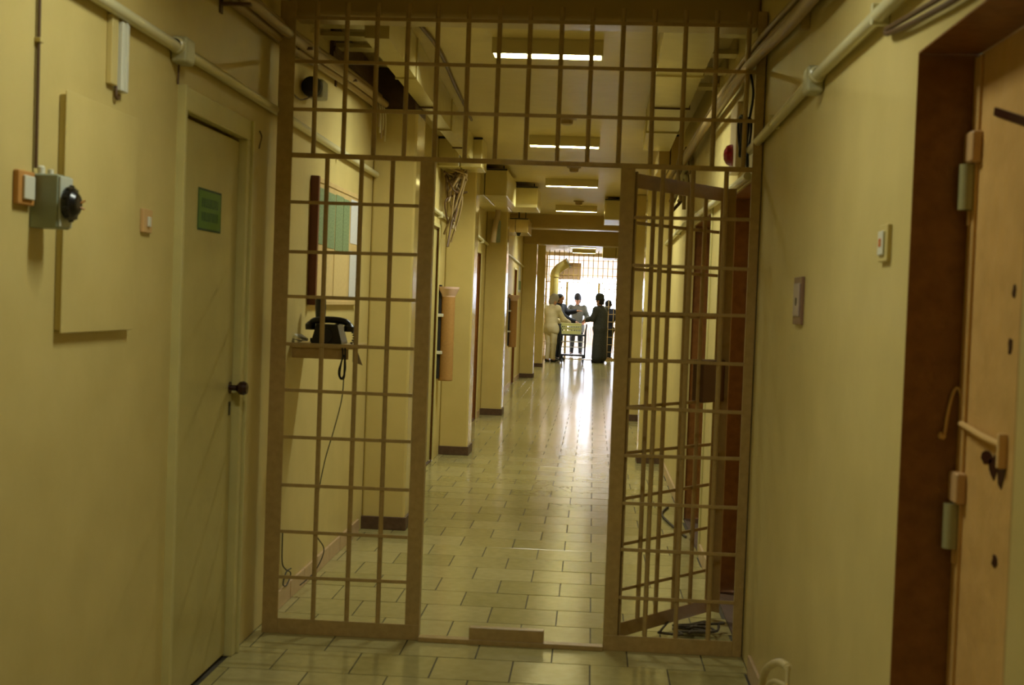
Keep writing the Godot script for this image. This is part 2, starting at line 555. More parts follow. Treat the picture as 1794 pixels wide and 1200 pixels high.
# ------------------------------------------------------------------ doors
func build_doors() -> void:
	# near left: white door in a flat frame, sign, knob
	var d := base("door_1", P(XL, 0, 4.5), "tall off-white flush door with green sign and dark round knob", "door", "", "structure")
	var w := 0.79
	var st := mb()   # architrave
	bx(st, Vector3(-0.02, 0, 0.036), Vector3(0.020, 2.124, -0.002), 0.004)
	bx(st, Vector3(-0.02, 0, -w + 0.002), Vector3(0.020, 2.124, -w - 0.052), 0.004)
	bx(st, Vector3(-0.02, 2.125, 0.036), Vector3(0.020, 2.205, -w - 0.052), 0.004)
	bx(st, Vector3(-0.02, 0, 0.055), Vector3(0.030, 2.205, 0.037), 0.003)
	bx(st, Vector3(-0.02, 0, -w - 0.053), Vector3(0.030, 2.205, -w - 0.073), 0.003)
	obj("frame", st, M.frame, d)
	var leaf := piece("door_leaf", d, Vector3(-0.055, 0.012, -0.006), Vector3(-0.012, 2.112, -w + 0.006), M.door, 0.004)
	piece("doorstop", d, Vector3(-0.12, 0, 0), Vector3(-0.06, 2.13, -w), M.darkbrown)
	st = mb()
	lathe(st, [Vector2(0, 0.075), Vector2(0.022, 0.072), Vector2(0.029, 0.058), Vector2(0.026, 0.042), Vector2(0.012, 0.028), Vector2(0.011, 0.006), Vector2(0.024, 0.004), Vector2(0.024, 0)], Transform3D(Basis(Vector3(0, 0, 1), -PI / 2), Vector3(-0.012, 1.112, -0.745)), 18)
	tag(obj("knob", st, M.knob, leaf), "dark round door knob")
	st = mb()
	bx(st, Vector3(-0.012, 1.00, -0.735), Vector3(-0.009, 1.055, -0.755), 0.001)
	obj("keyhole_plate", st, M.black, leaf)
	# green paper sign on the door, two lines of lettering too soft to read
	var sg := base("door_sign", P(XL - 0.0115, 1.725, 4.745), "green paper sign with two lines of dark lettering on white door", "sign")
	piece("sheet", sg, Vector3(0, 0, 0), Vector3(0.0015, 0.156, -0.295), mat(c8(84, 128, 36), 0.55))
	st = mb()
	for e in [[0.0, 0.008, 0.0, 0.295], [0.148, 0.156, 0.0, 0.295], [0.008, 0.148, 0.0, 0.007], [0.008, 0.148, 0.288, 0.295]]:
		bx(st, Vector3(0.0015, e[0], -e[2]), Vector3(0.0021, e[1], -e[3]))
	obj("border", st, mat(c8(20, 66, 40), 0.6), sg)
	for line in 2:
		st = mb()
		var z := 0.045
		while z < 0.245:
			var lw := rng.randf_range(0.014, 0.022)
			var y0: float = 0.087 if line == 0 else 0.036
			# a blurred letter: two stems and a bar
			bx(st, Vector3(0.0015, y0, -z), Vector3(0.0021, y0 + 0.034, -z - 0.005))
			bx(st, Vector3(0.0015, y0, -z - lw + 0.005), Vector3(0.0021, y0 + 0.034, -z - lw))
			var yb: float = y0 + [0.0, 0.014, 0.029][rng.randi() % 3]
			bx(st, Vector3(0.0015, yb, -z - 0.005), Vector3(0.0021, yb + 0.005, -z - lw + 0.005))
			z += lw + 0.009
		obj("lettering", st, mat(c8(24, 70, 44), 0.6), sg)
	# cell door on the right: brown reveal and ochre steel leaf with heavy hinges
	var c := base("door_2", P(XR, 0, 2.99), "ochre steel cell door with heavy hinges in a deep brown doorway", "door", "", "structure")
	var cw := 0.79
	st = mb()
	bx(st, Vector3(0.0, 0, 0.004), Vector3(0.13, 2.09, -0.001))
	obj("reveal", st, M.brown, c)
	st = mb()
	bx(st, Vector3(0.0, 0, cw), Vector3(0.13, 2.09, cw - 0.004))
	obj("reveal", st, M.brown, c)
	st = mb()
	bx(st, Vector3(0.0, 2.086, 0.004), Vector3(0.13, 2.09, cw - 0.004))
	obj("reveal", st, M.brown, c)
	piece("sill", c, Vector3(0, -0.003, 0.0), Vector3(0.13, 0.003, cw), M.darkbrown)
	var cl := piece("door_leaf", c, Vector3(0.13, 0.01, 0.0), Vector3(0.19, 2.085, cw), M.cell, 0.004)
	piece("edge_strip", cl, Vector3(0.122, 0.01, 0.006), Vector3(0.131, 2.08, 0.05), M.cell, 0.003)
	for y in [1.74, 0.99]:
		st = mb()
		bx(st, Vector3(0.106, y + 0.102, 0.006), Vector3(0.132, y + 0.172, 0.070), 0.007)
		obj("hinge", st, mat(c8(196, 156, 102), 0.38), cl)
		st = mb()
		tube(st, [Vector3(0.112, y, 0.028), Vector3(0.112, y + 0.10, 0.028)], 0.019, 14)
		tag(obj("hinge_barrel", st, mat(c8(156, 150, 104), 0.25), cl), "greenish cylindrical hinge barrel")
		st = mb()
		bx(st, Vector3(0.116, y - 0.035, 0.02), Vector3(0.131, y, 0.034), 0.003)
		obj("hinge_pin", st, M.cell, cl)
	st = mb()
	bx(st, Vector3(-0.0035, -0.009, 0.0), Vector3(0.0035, 0.009, 0.30), 0.002, 1, Transform3D(Basis(Vector3.RIGHT, 0.24), Vector3(0.128, 1.939, 0.155)))
	tag(obj("slot", st, M.knob, cl), "dark narrow slot across the door")
	# hasp bar, hook and staple
	st = mb()
	tube(st, curve([Vector3(0.122, 1.268, 0.03), Vector3(0.117, 1.266, 0.10), Vector3(0.115, 1.258, 0.22), Vector3(0.120, 1.252, 0.325)]), 0.0072, 8)
	bx(st, Vector3(0.112, 1.205, 0.322), Vector3(0.131, 1.275, 0.336), 0.003)
	obj("hasp", st, mat(c8(214, 176, 112), 0.4), cl)
	st = mb()
	tube(st, curve([Vector3(0.127, 1.27, 0.03), Vector3(0.124, 1.32, 0.022), Vector3(0.118, 1.345, 0.014), Vector3(0.108, 1.336, 0.012), Vector3(0.098, 1.29, 0.012), Vector3(0.092, 1.245, 0.014), Vector3(0.084, 1.238, 0.016)]), 0.0038, 8)
	tube(st, [Vector3(0.092, 1.236, 0.014), Vector3(0.080, 1.240, 0.016)], 0.0075, 8)
	obj("hook", st, mat(c8(206, 166, 100), 0.4), cl)
	for hh in [[1.215, 0.215, 0.05, 0.020], [1.20, 0.255, 0.035, 0.030], [1.205, 0.305, 0.03, 0.045], [1.01, 0.29, 0.02, 0.018], [1.56, 0.335, 0.014, 0.016], [1.45, 0.325, 0.016, 0.02]]:
		st = mb()
		var poly := []
		for k in 9:
			var a := TAU * k / 9
			var rr := rng.randf_range(0.55, 1.0)
			poly.append(Vector2(cos(a) * hh[2] * rr, sin(a) * hh[3] * rr))
		plate(st, poly, 0.002, Transform3D(Basis(Vector3.UP, -PI / 2), Vector3(0.130, hh[0], hh[1])))
		obj("paint_chip", st, M.knob, cl)
	# further doors: brown reveals with ochre or olive leaves
	var plain := [["L", 11.0, 12.12, 2.16, "olive painted flush door before the second left column", 0.02], ["L", 15.5, 16.65, 2.10, "door in a brown doorway between second and third left columns", 0.13], ["L", 19.0, 19.9, 2.10, "door in the doorway right after the third left column", 0.13], ["L", 23.6, 24.5, 2.10, "door in the brown doorway just past the second funnel tube", 0.13], ["L", 28.4, 29.3, 2.10, "door in a doorway before the last left column", 0.13],
		["R", 6.0, 7.0, 2.09, "red-brown doorway right behind the open barred gate", 0.16], ["R", 8.03, 9.41, 2.09, "second brown doorway beyond the partition on the right wall", 0.14], ["R", 14.3, 15.3, 2.10, "doorway past the first right column", 0.13], ["R", 19.0, 19.9, 2.10, "second doorway past the first right column", 0.13], ["R", 23.6, 24.5, 2.10, "third doorway past the first right column", 0.13], ["R", 28.4, 29.3, 2.10, "last doorway on the right before the far gate", 0.13]]
	var n := 3
	for p in plain:
		var s: float = -1.0 if p[0] == "L" else 1.0
		var x: float = XL if p[0] == "L" else XR
		var dd := base("door_%d" % n, P(x, 0, p[2]), p[4], "door", "", "structure")
		n += 1
		var ww: float = p[2] - p[1]
		var dep: float = p[5]
		for z in [[0.004, 0.0], [ww, ww - 0.004]]:
			piece("reveal", dd, Vector3(0, 0, z[0]), Vector3(s * dep, p[3], z[1]), M.brown)
		piece("reveal", dd, Vector3(0, p[3] - 0.004, 0.004), Vector3(s * dep, p[3], ww - 0.004), M.brown)
		piece("sill", dd, Vector3(0, -0.003, 0.0), Vector3(s * dep, 0.003, ww), M.darkbrown)
		var lf := piece("door_leaf", dd, Vector3(s * dep, 0.01, 0.004), Vector3(s * (dep + 0.045), p[3] - 0.005, ww - 0.004), M.door if n == 4 else M.cell, 0.004)
		st = mb()
		tube(st, [Vector3(s * (dep - 0.05), 1.05, ww - 0.12), Vector3(s * (dep + 0.002), 1.05, ww - 0.12)], 0.012, 8)
		tube(st, [Vector3(s * (dep - 0.045), 1.05, ww - 0.12), Vector3(s * (dep - 0.045), 1.05, ww - 0.24)], 0.009, 8)
		obj("handle", st, M.knob, lf)
		st = mb()
		bx(st, Vector3(-s * 0.012, 0, 0.03), Vector3(-s * 0.0, p[3] + 0.03, 0.0), 0.003)
		bx(st, Vector3(-s * 0.012, 0, ww), Vector3(0, p[3] + 0.03, ww + 0.03), 0.003)
		bx(st, Vector3(-s * 0.012, p[3], -0.0), Vector3(0, p[3] + 0.03, ww), 0.003)
		obj("frame", st, M.frame, dd)

# ------------------------------------------------------------------ barred partitions
func rod(parent: Node, called: String, a: Vector3, b: Vector3, r: float, sides := 8) -> void:
	var st := mb()
	tube(st, [a, b], r, sides)
	obj(called, st, M.gate, parent)

func flat(parent: Node, called: String, a: Vector3, b: Vector3, h: float, th: float) -> void:
	# flat strip from a to b: height h, thickness th, set a little crooked as welded by hand
	var st := mb()
	var x := (b - a).normalized()
	var z := x.cross(Vector3.UP).normalized()
	var xf := Transform3D(Basis(x, z.cross(x) * -1.0, z), (a + b) * 0.5)
	var l := (b - a).length() * 0.5
	bx(st, Vector3(-l, -h * 0.5, -th * 0.5), Vector3(l, h * 0.5, th * 0.5), 0.0015, 1, xf)
	obj(called, st, M.gate, parent)

func build_grille(d: float, label: String) -> Node3D:
	var g := base("barred_partition", P(0, 0, d), label, "partition", "barred steel partitions")
	var top := 2.78 if d < 10.0 else CY
	# frame of steel angle: flange to the front, web behind
	var post := func(x0: float, x1: float, web: float, y0: float, y1: float) -> void:
		var st := mb()
		bx(st, Vector3(x0, y0, 0.004), Vector3(x1, y1, -0.004), 0.002)
		bx(st, Vector3(web - 0.004, y0, -0.003), Vector3(web + 0.004, y1, -0.06), 0.002)
		obj("post", st, M.gate, g)
	post.call(-1.412, -1.342, -1.408, 0.0, top)
	post.call(0.655, 0.728 if d > 10.0 else 0.695, 0.69, 0.0, top)
	post.call(-0.775, -0.712, -0.717, 0.0, 2.11)
	post.call(0.096, 0.158, 0.101, 0.0, 2.11)
	for r in [[-1.342, -0.712], [0.096, 0.655]]:
		var st := mb()
		bx(st, Vector3(r[0], 0.0, 0.005), Vector3(r[1], 0.068, -0.003), 0.002)
		bx(st, Vector3(r[0], 0.0, -0.002), Vector3(r[1], 0.008, -0.06), 0.002)
		obj("bottom_rail", st, M.gate, g)
	# lintel strip, threshold
	flat(g, "lintel_bar", Vector3(-1.342, 2.109, 0.006), Vector3(0.655, 2.104, 0.006), 0.022, 0.010)
	flat(g, "lintel_bar", Vector3(-1.342, 2.107, -0.03), Vector3(0.655, 2.104, -0.03), 0.006, 0.05)
	flat(g, "threshold", Vector3(-0.712, 0.010, 0.0), Vector3(0.096, 0.010, 0.0), 0.020, 0.05)
	if d < 10.0:
		piece("threshold_block", g, Vector3(-0.49, 0.004, 0.012), Vector3(-0.162, 0.072, -0.03), M.gate, 0.004)
	# upper field
	var x := -1.253
	while x < 0.64:
		rod(g, "vertical_bar", Vector3(x + rng.randf_range(-0.003, 0.003), 2.105, -0.006), Vector3(x + rng.randf_range(-0.003, 0.003), top, -0.006), 0.0105)
		x += 0.1337
	for y in [2.309, 2.516, 2.712]:
		if y < top:
			flat(g, "horizontal_bar", Vector3(-1.342, y + rng.randf_range(-0.006, 0.006), 0.006), Vector3(0.655, y + rng.randf_range(-0.006, 0.006), 0.006), 0.016, 0.006)
	# fixed side fields
	for f in [[-1.342, -0.775, [-1.186, -1.036, -0.897]], [0.158, 0.655, [0.276, 0.410, 0.550]]]:
		for vx in f[2]:
			rod(g, "vertical_bar", Vector3(vx, 0.06, -0.006), Vector3(vx + rng.randf_range(-0.004, 0.004), 2.105, -0.006), 0.0105)
		for k in 9:
			var y: float = [1.902, 1.690, 1.491, 1.283, 1.078, 0.872, 0.663, 0.456, 0.254][k] - (0.014 if f[0] > 0.0 else 0.0)
			flat(g, "horizontal_bar", Vector3(f[0], y + rng.randf_range(-0.004, 0.004), 0.006), Vector3(f[1], y + rng.randf_range(-0.004, 0.004), 0.006), 0.015, 0.006)
	return g

func build_grilles() -> void:
	build_grille(GZ, "near full-height partition of welded beige steel bars across the corridor")
	build_grille(FZ, "distant partition of steel bars against bright daylight at the corridor end")
	# the open leaf, hinged on the right-hand middle post and swung away against the right wall
	var a := Vector3(0.128, 0, -5.745)
	var b := Vector3(0.625, 0, -6.40)
	var L := (b - a).length()
	var dir := (b - a) / L
	var g := Node3D.new()
	g.name = numbered("barred_gate")
	add_child(g)
	g.transform = Transform3D(Basis(dir, Vector3.UP, dir.cross(Vector3.UP)), a)
	tag(g, "open barred steel gate leaf with a lock box, swung back towards the right wall", "gate")
	var st := mb()
	bx(st, Vector3(0, 0.035, -0.004), Vector3(0.055, 2.085, 0.004), 0.002)
	bx(st, Vector3(0.0, 0.035, -0.004), Vector3(0.008, 2.085, 0.05), 0.002)
	obj("stile", st, M.gate, g)
	st = mb()
	bx(st, Vector3(L - 0.055, 0.035, -0.004), Vector3(L, 2.085, 0.004), 0.002)
	bx(st, Vector3(L - 0.008, 0.035, -0.004), Vector3(L, 2.085, 0.05), 0.002)
	obj("stile", st, M.gate, g)
	for y in [[0.035, 0.10], [2.02, 2.085]]:
		st = mb()
		bx(st, Vector3(0.055, y[0], -0.004), Vector3(L - 0.055, y[1], 0.004), 0.002)
		obj("rail", st, M.gate, g)
	for k in 4:
		var x: float = 0.055 + (L - 0.11) * (k + 1) / 5.0
		rod(g, "vertical_bar", Vector3(x, 0.10, 0.004), Vector3(x, 2.02, 0.004), 0.0105)
	for k in 9:
		var y: float = 0.245 + 0.203 * k
		flat(g, "horizontal_bar", Vector3(0.055, y, -0.006), Vector3(L - 0.055, y + rng.randf_range(-0.006, 0.006), -0.006), 0.015, 0.006)
	st = mb()
	bx(st, Vector3(L - 0.20, 1.06, -0.03), Vector3(L + 0.004, 1.26, 0.03), 0.004)
	var lock := obj("lock_box", st, mat(c8(92, 60, 32), 0.4), g)
	tag(lock, "dark brown lock box")
	st = mb()
	lathe(st, [Vector2(0, 0.008), Vector2(0.014, 0.008), Vector2(0.014, 0)], Transform3D(Basis(Vector3.RIGHT, -PI / 2), Vector3(L - 0.11, 1.165, -0.03)), 12)
	obj("keyhole", st, M.black, lock)
	for y in [0.35, 1.05, 1.8]:
		st = mb()
		tube(st, [Vector3(-0.014, y, 0.0), Vector3(-0.014, y + 0.10, 0.0)], 0.012, 10)
		obj("hinge", st, M.gate, g)

# ------------------------------------------------------------------ things on the left wall
func build_left_wall_things() -> void:
	# painted cover panel
	var t := base("cover_panel", P(XL, 1.38, 3.455), "flat rectangular cover box painted over in the wall colour left of the door", "panel")
	piece("box", t, Vector3(0, 0, 0), Vector3(0.018, 0.635, -0.51), M.wall, 0.004, 2)
	piece("lid", t, Vector3(0.018, -0.008, 0.004), Vector3(0.023, 0.645, -0.545), M.wall, 0.003)
	# grey industrial socket with black plug
	t = base("power_socket", P(XL, 1.647, 3.285), "grey surface-mounted power socket with round black plug in front of cover panel", "socket")
	piece("housing", t, Vector3(0, 0, 0), Vector3(0.074, 0.138, -0.085), M.greybox, 0.005, 2)
	piece("lid", t, Vector3(0.074, 0.004, -0.003), Vector3(0.080, 0.134, -0.082), mat(c8(186, 190, 172), 0.35), 0.004)
	var st := mb()
	var xf := Transform3D(Basis(Vector3(0, 0, 1), -PI / 2), Vector3(0.080, 0.066, -0.042))
	lathe(st, [Vector2(0, 0.034), Vector2(0.02, 0.034), Vector2(0.026, 0.031), Vector2(0.034, 0.021), Vector2(0.043, 0.019), Vector2(0.045, 0.008), Vector2(0.040, 0.006), Vector2(0.040, 0)], xf, 20)
	for k in 10:
		var a := TAU * k / 10
		tube(st, [xf * Vector3(cos(a) * 0.045, 0.008, sin(a) * 0.045), xf * Vector3(cos(a) * 0.043, 0.019, sin(a) * 0.043)], 0.004, 6)
	obj("plug", st, M.black, t)
	st = mb()
	tube(st, [Vector3(0.108, 0.066, -0.048), Vector3(0.124, 0.076, -0.056)], 0.003, 6)
	tube(st, [Vector3(0.108, 0.060, -0.048), Vector3(0.123, 0.053, -0.056)], 0.003, 6)
	tag(obj("prong", st, M.ochrebox, t), "thin bent wires at the plug's end")
	st = mb()
	lathe(st, [Vector2(0.010, 0), Vector2(0.010, 0.018), Vector2(0.006, 0.022)], Transform3D(Basis(), Vector3(0.02, 0.138, -0.02)), 10)
	lathe(st, [Vector2(0.008, 0), Vector2(0.008, 0.012), Vector2(0, 0.014)], Transform3D(Basis(), Vector3(0.045, 0.138, -0.02)), 10)
	obj("gland", st, M.white, t)
	# brown mount with white switch
	t = base("wall_switch", P(XL, 1.70, 3.185), "white rocker switch on a brown wooden block behind the grey socket", "switch")
	piece("block", t, Vector3(0, 0, 0), Vector3(0.016, 0.086, -0.095), M.ochrebox, 0.004)
	piece("rocker", t, Vector3(0.016, 0.014, -0.02), Vector3(0.024, 0.074, -0.08), M.white, 0.003)
	# vertical cord
	t = base("wire_conduit", P(XL, 1.80, 3.300), "thin brown vertical wire conduit rising from the grey socket", "conduit")
	st = mb()
	tube(st, [Vector3(0.008, 0.0, 0), Vector3(0.008, 0.55, 0.004), Vector3(0.008, CY - 1.80, 0.0)], 0.0050, 8)
	obj("cord", st, M.cablebrown, t)
	piece("clip", t, Vector3(0, 0.32, -0.012), Vector3(0.017, 0.332, 0.012), M.wall, 0.002)
	# pinkish switch beside the door
	t = base("wall_switch", P(XL, 1.68, 4.105), "small pinkish wall switch between cover panel and white door", "switch")
	piece("block", t, Vector3(0, 0, 0), Vector3(0.012, 0.076, -0.085), M.rosybox, 0.003)
	piece("rocker", t, Vector3(0.012, 0.02, -0.032), Vector3(0.019, 0.052, -0.056), M.white, 0.002)
	# white water pipe, in runs between the columns
	for run in [[1.0, 8.39, "long white pipe along the left wall above the white door"], [8.81, 12.64, "white pipe on left wall between the first and second columns"], [13.06, 17.29, "white pipe on left wall between the second and third columns"], [17.71, 26.29, "white pipe on left wall between the third and fourth columns"]]:
		t = base("white_pipe", P(XL, 2.318, 0), run[2], "pipe", "white wall pipe runs")
		st = mb()
		tube(st, [P(0.026, 0.008, run[0]), P(0.026, -0.012 * (run[0] + run[1]) / 16.0, (run[0] + run[1]) * 0.5), P(0.026, -0.030 * run[1] / 8.0, run[1])], 0.019, 12)
		obj("pipe", st, M.pipe, t)
		for z in [2.4, 7.2, 10.2, 11.9, 14.6, 16.4, 19.2, 20.8]:
			if z > run[0] and z < run[1]:
				piece("bracket", t, P(0, -0.03 - 0.03 * z / 8.0, z), P(0.05, 0.028 - 0.03 * z / 8.0, z + 0.02), M.pipe, 0.004)
	t = base("pipe_joint", P(XL, 2.315, 4.40), "greyish joint box clamped on the white pipe above the door frame", "joint")
	piece("body", t, Vector3(0, -0.05, 0.05), Vector3(0.058, 0.038, -0.045), mat(c8(176, 172, 132), 0.35), 0.012, 3)
	st = mb()
	lathe(st, [Vector2(0.020, 0), Vector2(0.027, 0.004), Vector2(0.027, 0.03), Vector2(0.020, 0.034)], Transform3D(Basis(Vector3.RIGHT, PI / 2), Vector3(0.026, 0.003, 0.045)), 14)
	obj("collar", st, M.pipe, t)
	st = mb()
	tube(st, [Vector3(0.012, -0.05, -0.01), Vector3(0.010, -0.115, -0.012)], 0.004, 6)
	obj("wire", st, M.cablebrown, t)
	# two short trunking stubs hanging under the pipe
	t = base("trunking_stub", P(XL, 2.085, 3.78), "pair of short vertical cable trunking pieces below the white pipe", "trunking")
	piece("channel", t, Vector3(0, 0.012, 0), Vector3(0.018, 0.215, -0.05), M.wall, 0.003)
	piece("channel", t, Vector3(0, 0, -0.058), Vector3(0.028, 0.205, -0.115), M.white, 0.004)
	piece("rib", t, Vector3(0.028, 0, -0.08), Vector3(0.032, 0.205, -0.09), M.white, 0.001)
	st = mb()
	tube(st, curve([Vector3(0.01, 0.02, -0.06), Vector3(0.012, -0.015, -0.058), Vector3(0.012, -0.022, -0.07), Vector3(0.01, -0.010, -0.085)]), 0.005, 6)
	obj("wire_end", st, M.cablebrown, t)
	# wire hook near the gate post
	st = mb()
	tube(st, curve([P(XL + 0.002, 2.19, 5.54), P(XL + 0.014, 2.165, 5.53), P(XL + 0.006, 2.13, 5.535), P(XL + 0.002, 2.115, 5.54)]), 0.003, 6)
	tag(obj("wire_hook", st, M.cablebrown), "short bent wire sticking out of the wall right of the white door", "hook")
	# small dark camera
	t = base("surveillance_camera", P(XL, 2.49, 6.33), "small dark round-faced camera on grey bracket behind the partition, upper left", "camera")
	piece("bracket", t, Vector3(0, 0.0, -0.03), Vector3(0.07, 0.05, -0.09), M.grey, 0.006)
	piece("body", t, Vector3(0.02, -0.03, 0.0), Vector3(0.10, 0.06, -0.13), M.grey, 0.012, 2)
	st = mb()
	lathe(st, [Vector2(0, 0.05), Vector2(0.03, 0.048), Vector2(0.048, 0.03), Vector2(0.052, 0.0), Vector2(0.0, 0.0)], Transform3D(Basis(Vector3.RIGHT, PI / 2), Vector3(0.048, 0.018, 0.0)), 18)
	obj("hood", st, M.blackmatt, t)
	st = mb()
	tube(st, curve([Vector3(0.06, -0.02, 0.0), Vector3(0.02, -0.06, 0.1), Vector3(0.01, -0.05, 0.25), Vector3(0.008, -0.02, 0.4)]), 0.004, 6)
	obj("lead", st, M.cablebrown, t)
	# notice board
	t = base("notice_board", P(XL, 1.45, 6.58), "cork coloured notice board with thick red-brown frame on the left wall", "board")
	piece("panel", t, Vector3(0, 0.02, -0.03), Vector3(0.022, 0.635, -1.27), M.board)
	piece("frame", t, Vector3(0, 0, 0.0), Vector3(0.042, 0.655, -0.035), M.boardframe, 0.003)
	piece("frame", t, Vector3(0, 0, -1.265), Vector3(0.030, 0.655, -1.30), M.board, 0.003)
	piece("frame", t, Vector3(0, 0.63, -0.035), Vector3(0.028, 0.655, -1.265), M.board, 0.003)
	piece("frame", t, Vector3(0, 0, -0.035), Vector3(0.028, 0.022, -1.265), M.board, 0.003)
	var sheets := [["g", 0.05, 0.30, 0.315, 0.605, "first green leaflet from the board's near frame, on its top row"], ["g", 0.32, 0.53, 0.305, 0.60, "second green leaflet from the near frame, top row of board"], ["g", 0.55, 0.76, 0.30, 0.605, "third green leaflet from the near frame, top row of board"], ["g", 0.77, 0.95, 0.305, 0.60, "last green leaflet on the board, beside the upper white sheet"],
		["w", 0.99, 1.21, 0.36, 0.615, "upper white sheet at the far end of the notice board"], ["w", 1.00, 1.22, 0.04, 0.315, "lower white sheet at the far end of the notice board"], ["b", 0.06, 0.50, 0.04, 0.285, "wide beige sheet low on the board under the green leaflets"], ["b", 0.54, 0.93, 0.04, 0.285, "second beige sheet low on the board beside white sheet"]]
	for s in sheets:
		var o := piece("notice_sheet", null, P(XL + 0.0225, 1.45 + s[3], 6.58 + s[1]), P(XL + 0.0245, 1.45 + s[4], 6.58 + s[2]), M.paper_green if s[0] == "g" else M.paper_white if s[0] == "w" else M.paper_beige)
		tag(o, s[5], "paper", "papers on the notice board")
	# phone shelf
	t = base("wall_shelf", P(XL, 1.245, 6.24), "narrow beige wall shelf behind the partition carrying the black telephone", "shelf")
	piece("board", t, Vector3(0, 0, 0), Vector3(0.315, 0.022, -0.34), M.gate, 0.003)
	piece("apron", t, Vector3(0.005, -0.05, -0.012), Vector3(0.28, 0, -0.028), M.gate, 0.002)
	st = mb()
	plate(st, [Vector2(0, 0), Vector2(0.02, 0), Vector2(0.05, -0.075), Vector2(0.0, -0.06)], 0.004, Transform3D(Basis(), Vector3(0.30, 0.0, -0.03)))
	obj("bracket", st, mat(c8(150, 132, 100), 0.6), t)
	telephone()
	st = mb()
	for k in 5:
		var p0 := Vector3(rng.randf_range(-0.02, 0.02), 0.004 + 0.006 * k, rng.randf_range(-0.02, 0.02))
		var xf2 := Transform3D(Basis.from_euler(Vector3(rng.randf_range(-0.5, 0.5), rng.randf_range(0, 3), rng.randf_range(-0.5, 0.5))), P(XL + 0.035, 1.272, 6.28) + p0)
		plate(st, [Vector2(-0.03, -0.012), Vector2(0.035, -0.018), Vector2(0.03, 0.02), Vector2(-0.01, 0.028), Vector2(-0.04, 0.01)], 0.001, xf2 * Transform3D(Basis(Vector3.RIGHT, PI / 2), Vector3()))
	tag(obj("crumpled_paper", st, M.paper_white), "crumpled white paper on the shelf left of the telephone", "paper")
	# wires down the wall
	st = mb()
	tube(st, curve([P(-1.19, 1.20, 6.27), P(-1.20, 1.02, 6.30), P(-1.24, 0.86, 6.34), P(-1.30, 0.68, 6.42), P(-1.345, 0.48, 6.5), P(-1.36, 0.30, 6.55), P(-1.33, 0.20, 6.62), P(-1.36, 0.10, 6.56), P(-1.40, 0.06, 6.40)], 8), 0.0028, 6)
	tag(obj("phone_wire", st, M.blackmatt), "thin dark wire hanging from the phone shelf to the skirting", "wire")
	st = mb()
	tube(st, curve([P(XL + 0.006, 0.36, 6.18), P(XL + 0.008, 0.22, 6.18), P(XL + 0.012, 0.17, 6.24), P(XL + 0.015, 0.13, 6.34), P(XL + 0.016, 0.09, 6.26), P(XL + 0.016, 0.11, 6.18), P(XL + 0.015, 0.155, 6.24), P(XL + 0.012, 0.15, 6.36)], 8), 0.0032, 6)
	tag(obj("loop_wire", st, M.blackmatt), "looped dark wire low on the wall just behind the left post", "wire")
	# brown vertical tubes with pale funnels
	for a in [[12.30, -1.37, "tall brown wall tube with pale funnel at the second left column"], [22.3, -1.36, "tall brown wall tube with pale funnel, further down by a far door"]]:
		t = base("funnel_tube", P(a[1], 0.74, a[0]), a[2], "tube", "brown funnel tubes on the left wall")
		st = mb()
		lathe(st, [Vector2(0, 0), Vector2(0.066, 0), Vector2(0.070, 0.01), Vector2(0.070, 0.79), Vector2(0.0, 0.79)], Transform3D(), 22)
		obj("tube", st, M.tubewood, t)
		st = mb()
		lathe(st, [Vector2(0.068, 0.78), Vector2(0.072, 0.80), Vector2(0.105, 0.865), Vector2(0.107, 0.885), Vector2(0.098, 0.885), Vector2(0.062, 0.80)], Transform3D(), 22)
		obj("funnel", st, M.funnel, t)
		piece("back_bar", t, Vector3(-0.08, 0.02, 0.02), Vector3(-0.055, 0.90, 0.06), M.blackmatt, 0.004)
		for y in [0.25, 0.60]:
			piece("clip", t, Vector3(-0.09, y, 0.05), Vector3(-0.03, y + 0.03, 0.075), M.white, 0.004)
	# tangle of old cables over the second alcove
	t = base("cable_tangle", P(-1.40, 2.62, 12.2), "tangle of loose tan cables hanging at the second left column head", "cables")
	for k in 9:
		st = mb()
		var p := [Vector3(rng.randf_range(-0.03, 0.05), 0.05, rng.randf_range(-0.05, 0.25))]
		for e in 3: p.append(Vector3(rng.randf_range(-0.03, 0.20), rng.randf_range(-0.25, 0.10), rng.randf_range(-0.2, 0.25)))
		p.append(Vector3(rng.randf_range(-0.02, 0.10), rng.randf_range(-0.75, -0.3), rng.randf_range(-0.1, 0.2)))
		tube(st, curve(p, 6), rng.randf_range(0.006, 0.012), 6)
		obj("cable", st, M.cable if k % 3 else M.cablebrown, t)
	t = base("wire_ends", P(XL + 0.05, 2.66, 8.05), "row of short loose wire ends dangling beside the first column head", "wires")
	for k in 6:
		st = mb()
		var z := -0.05 - 0.05 * k
		tube(st, curve([Vector3(0.0, 0.10, z + 0.05), Vector3(0.02, 0.04, z), Vector3(0.03, -0.03, z - 0.01), Vector3(0.025, -0.10 - 0.03 * (k % 3), z - 0.03)]), 0.006, 6)
		obj("wire", st, M.pipe if k % 2 else M.cable, t)
	# boxes in the farther alcoves
	t = base("junction_box", P(-1.36, 2.28, 17.298), "grey-green junction box on the face of the third left column", "box")
	piece("body", t, Vector3(0, 0, 0), Vector3(0.10, 0.29, 0.08), M.greybox, 0.006)
	piece("lid", t, Vector3(0.006, 0.006, 0.08), Vector3(0.094, 0.284, 0.088), M.greybox, 0.003)
	t = base("vent_hose", P(-1.40, 2.25, 16.6), "bent beige hose hanging above a far brown doorway", "hose")
	st = mb()
	tube(st, curve([Vector3(0.0, 0.55, 0.1), Vector3(0.12, 0.52, 0.05), Vector3(0.15, 0.40, 0), Vector3(0.12, 0.2, 0), Vector3(0.10, 0.0, 0.0)]), 0.035, 10)
	obj("hose", st, M.cable, t)
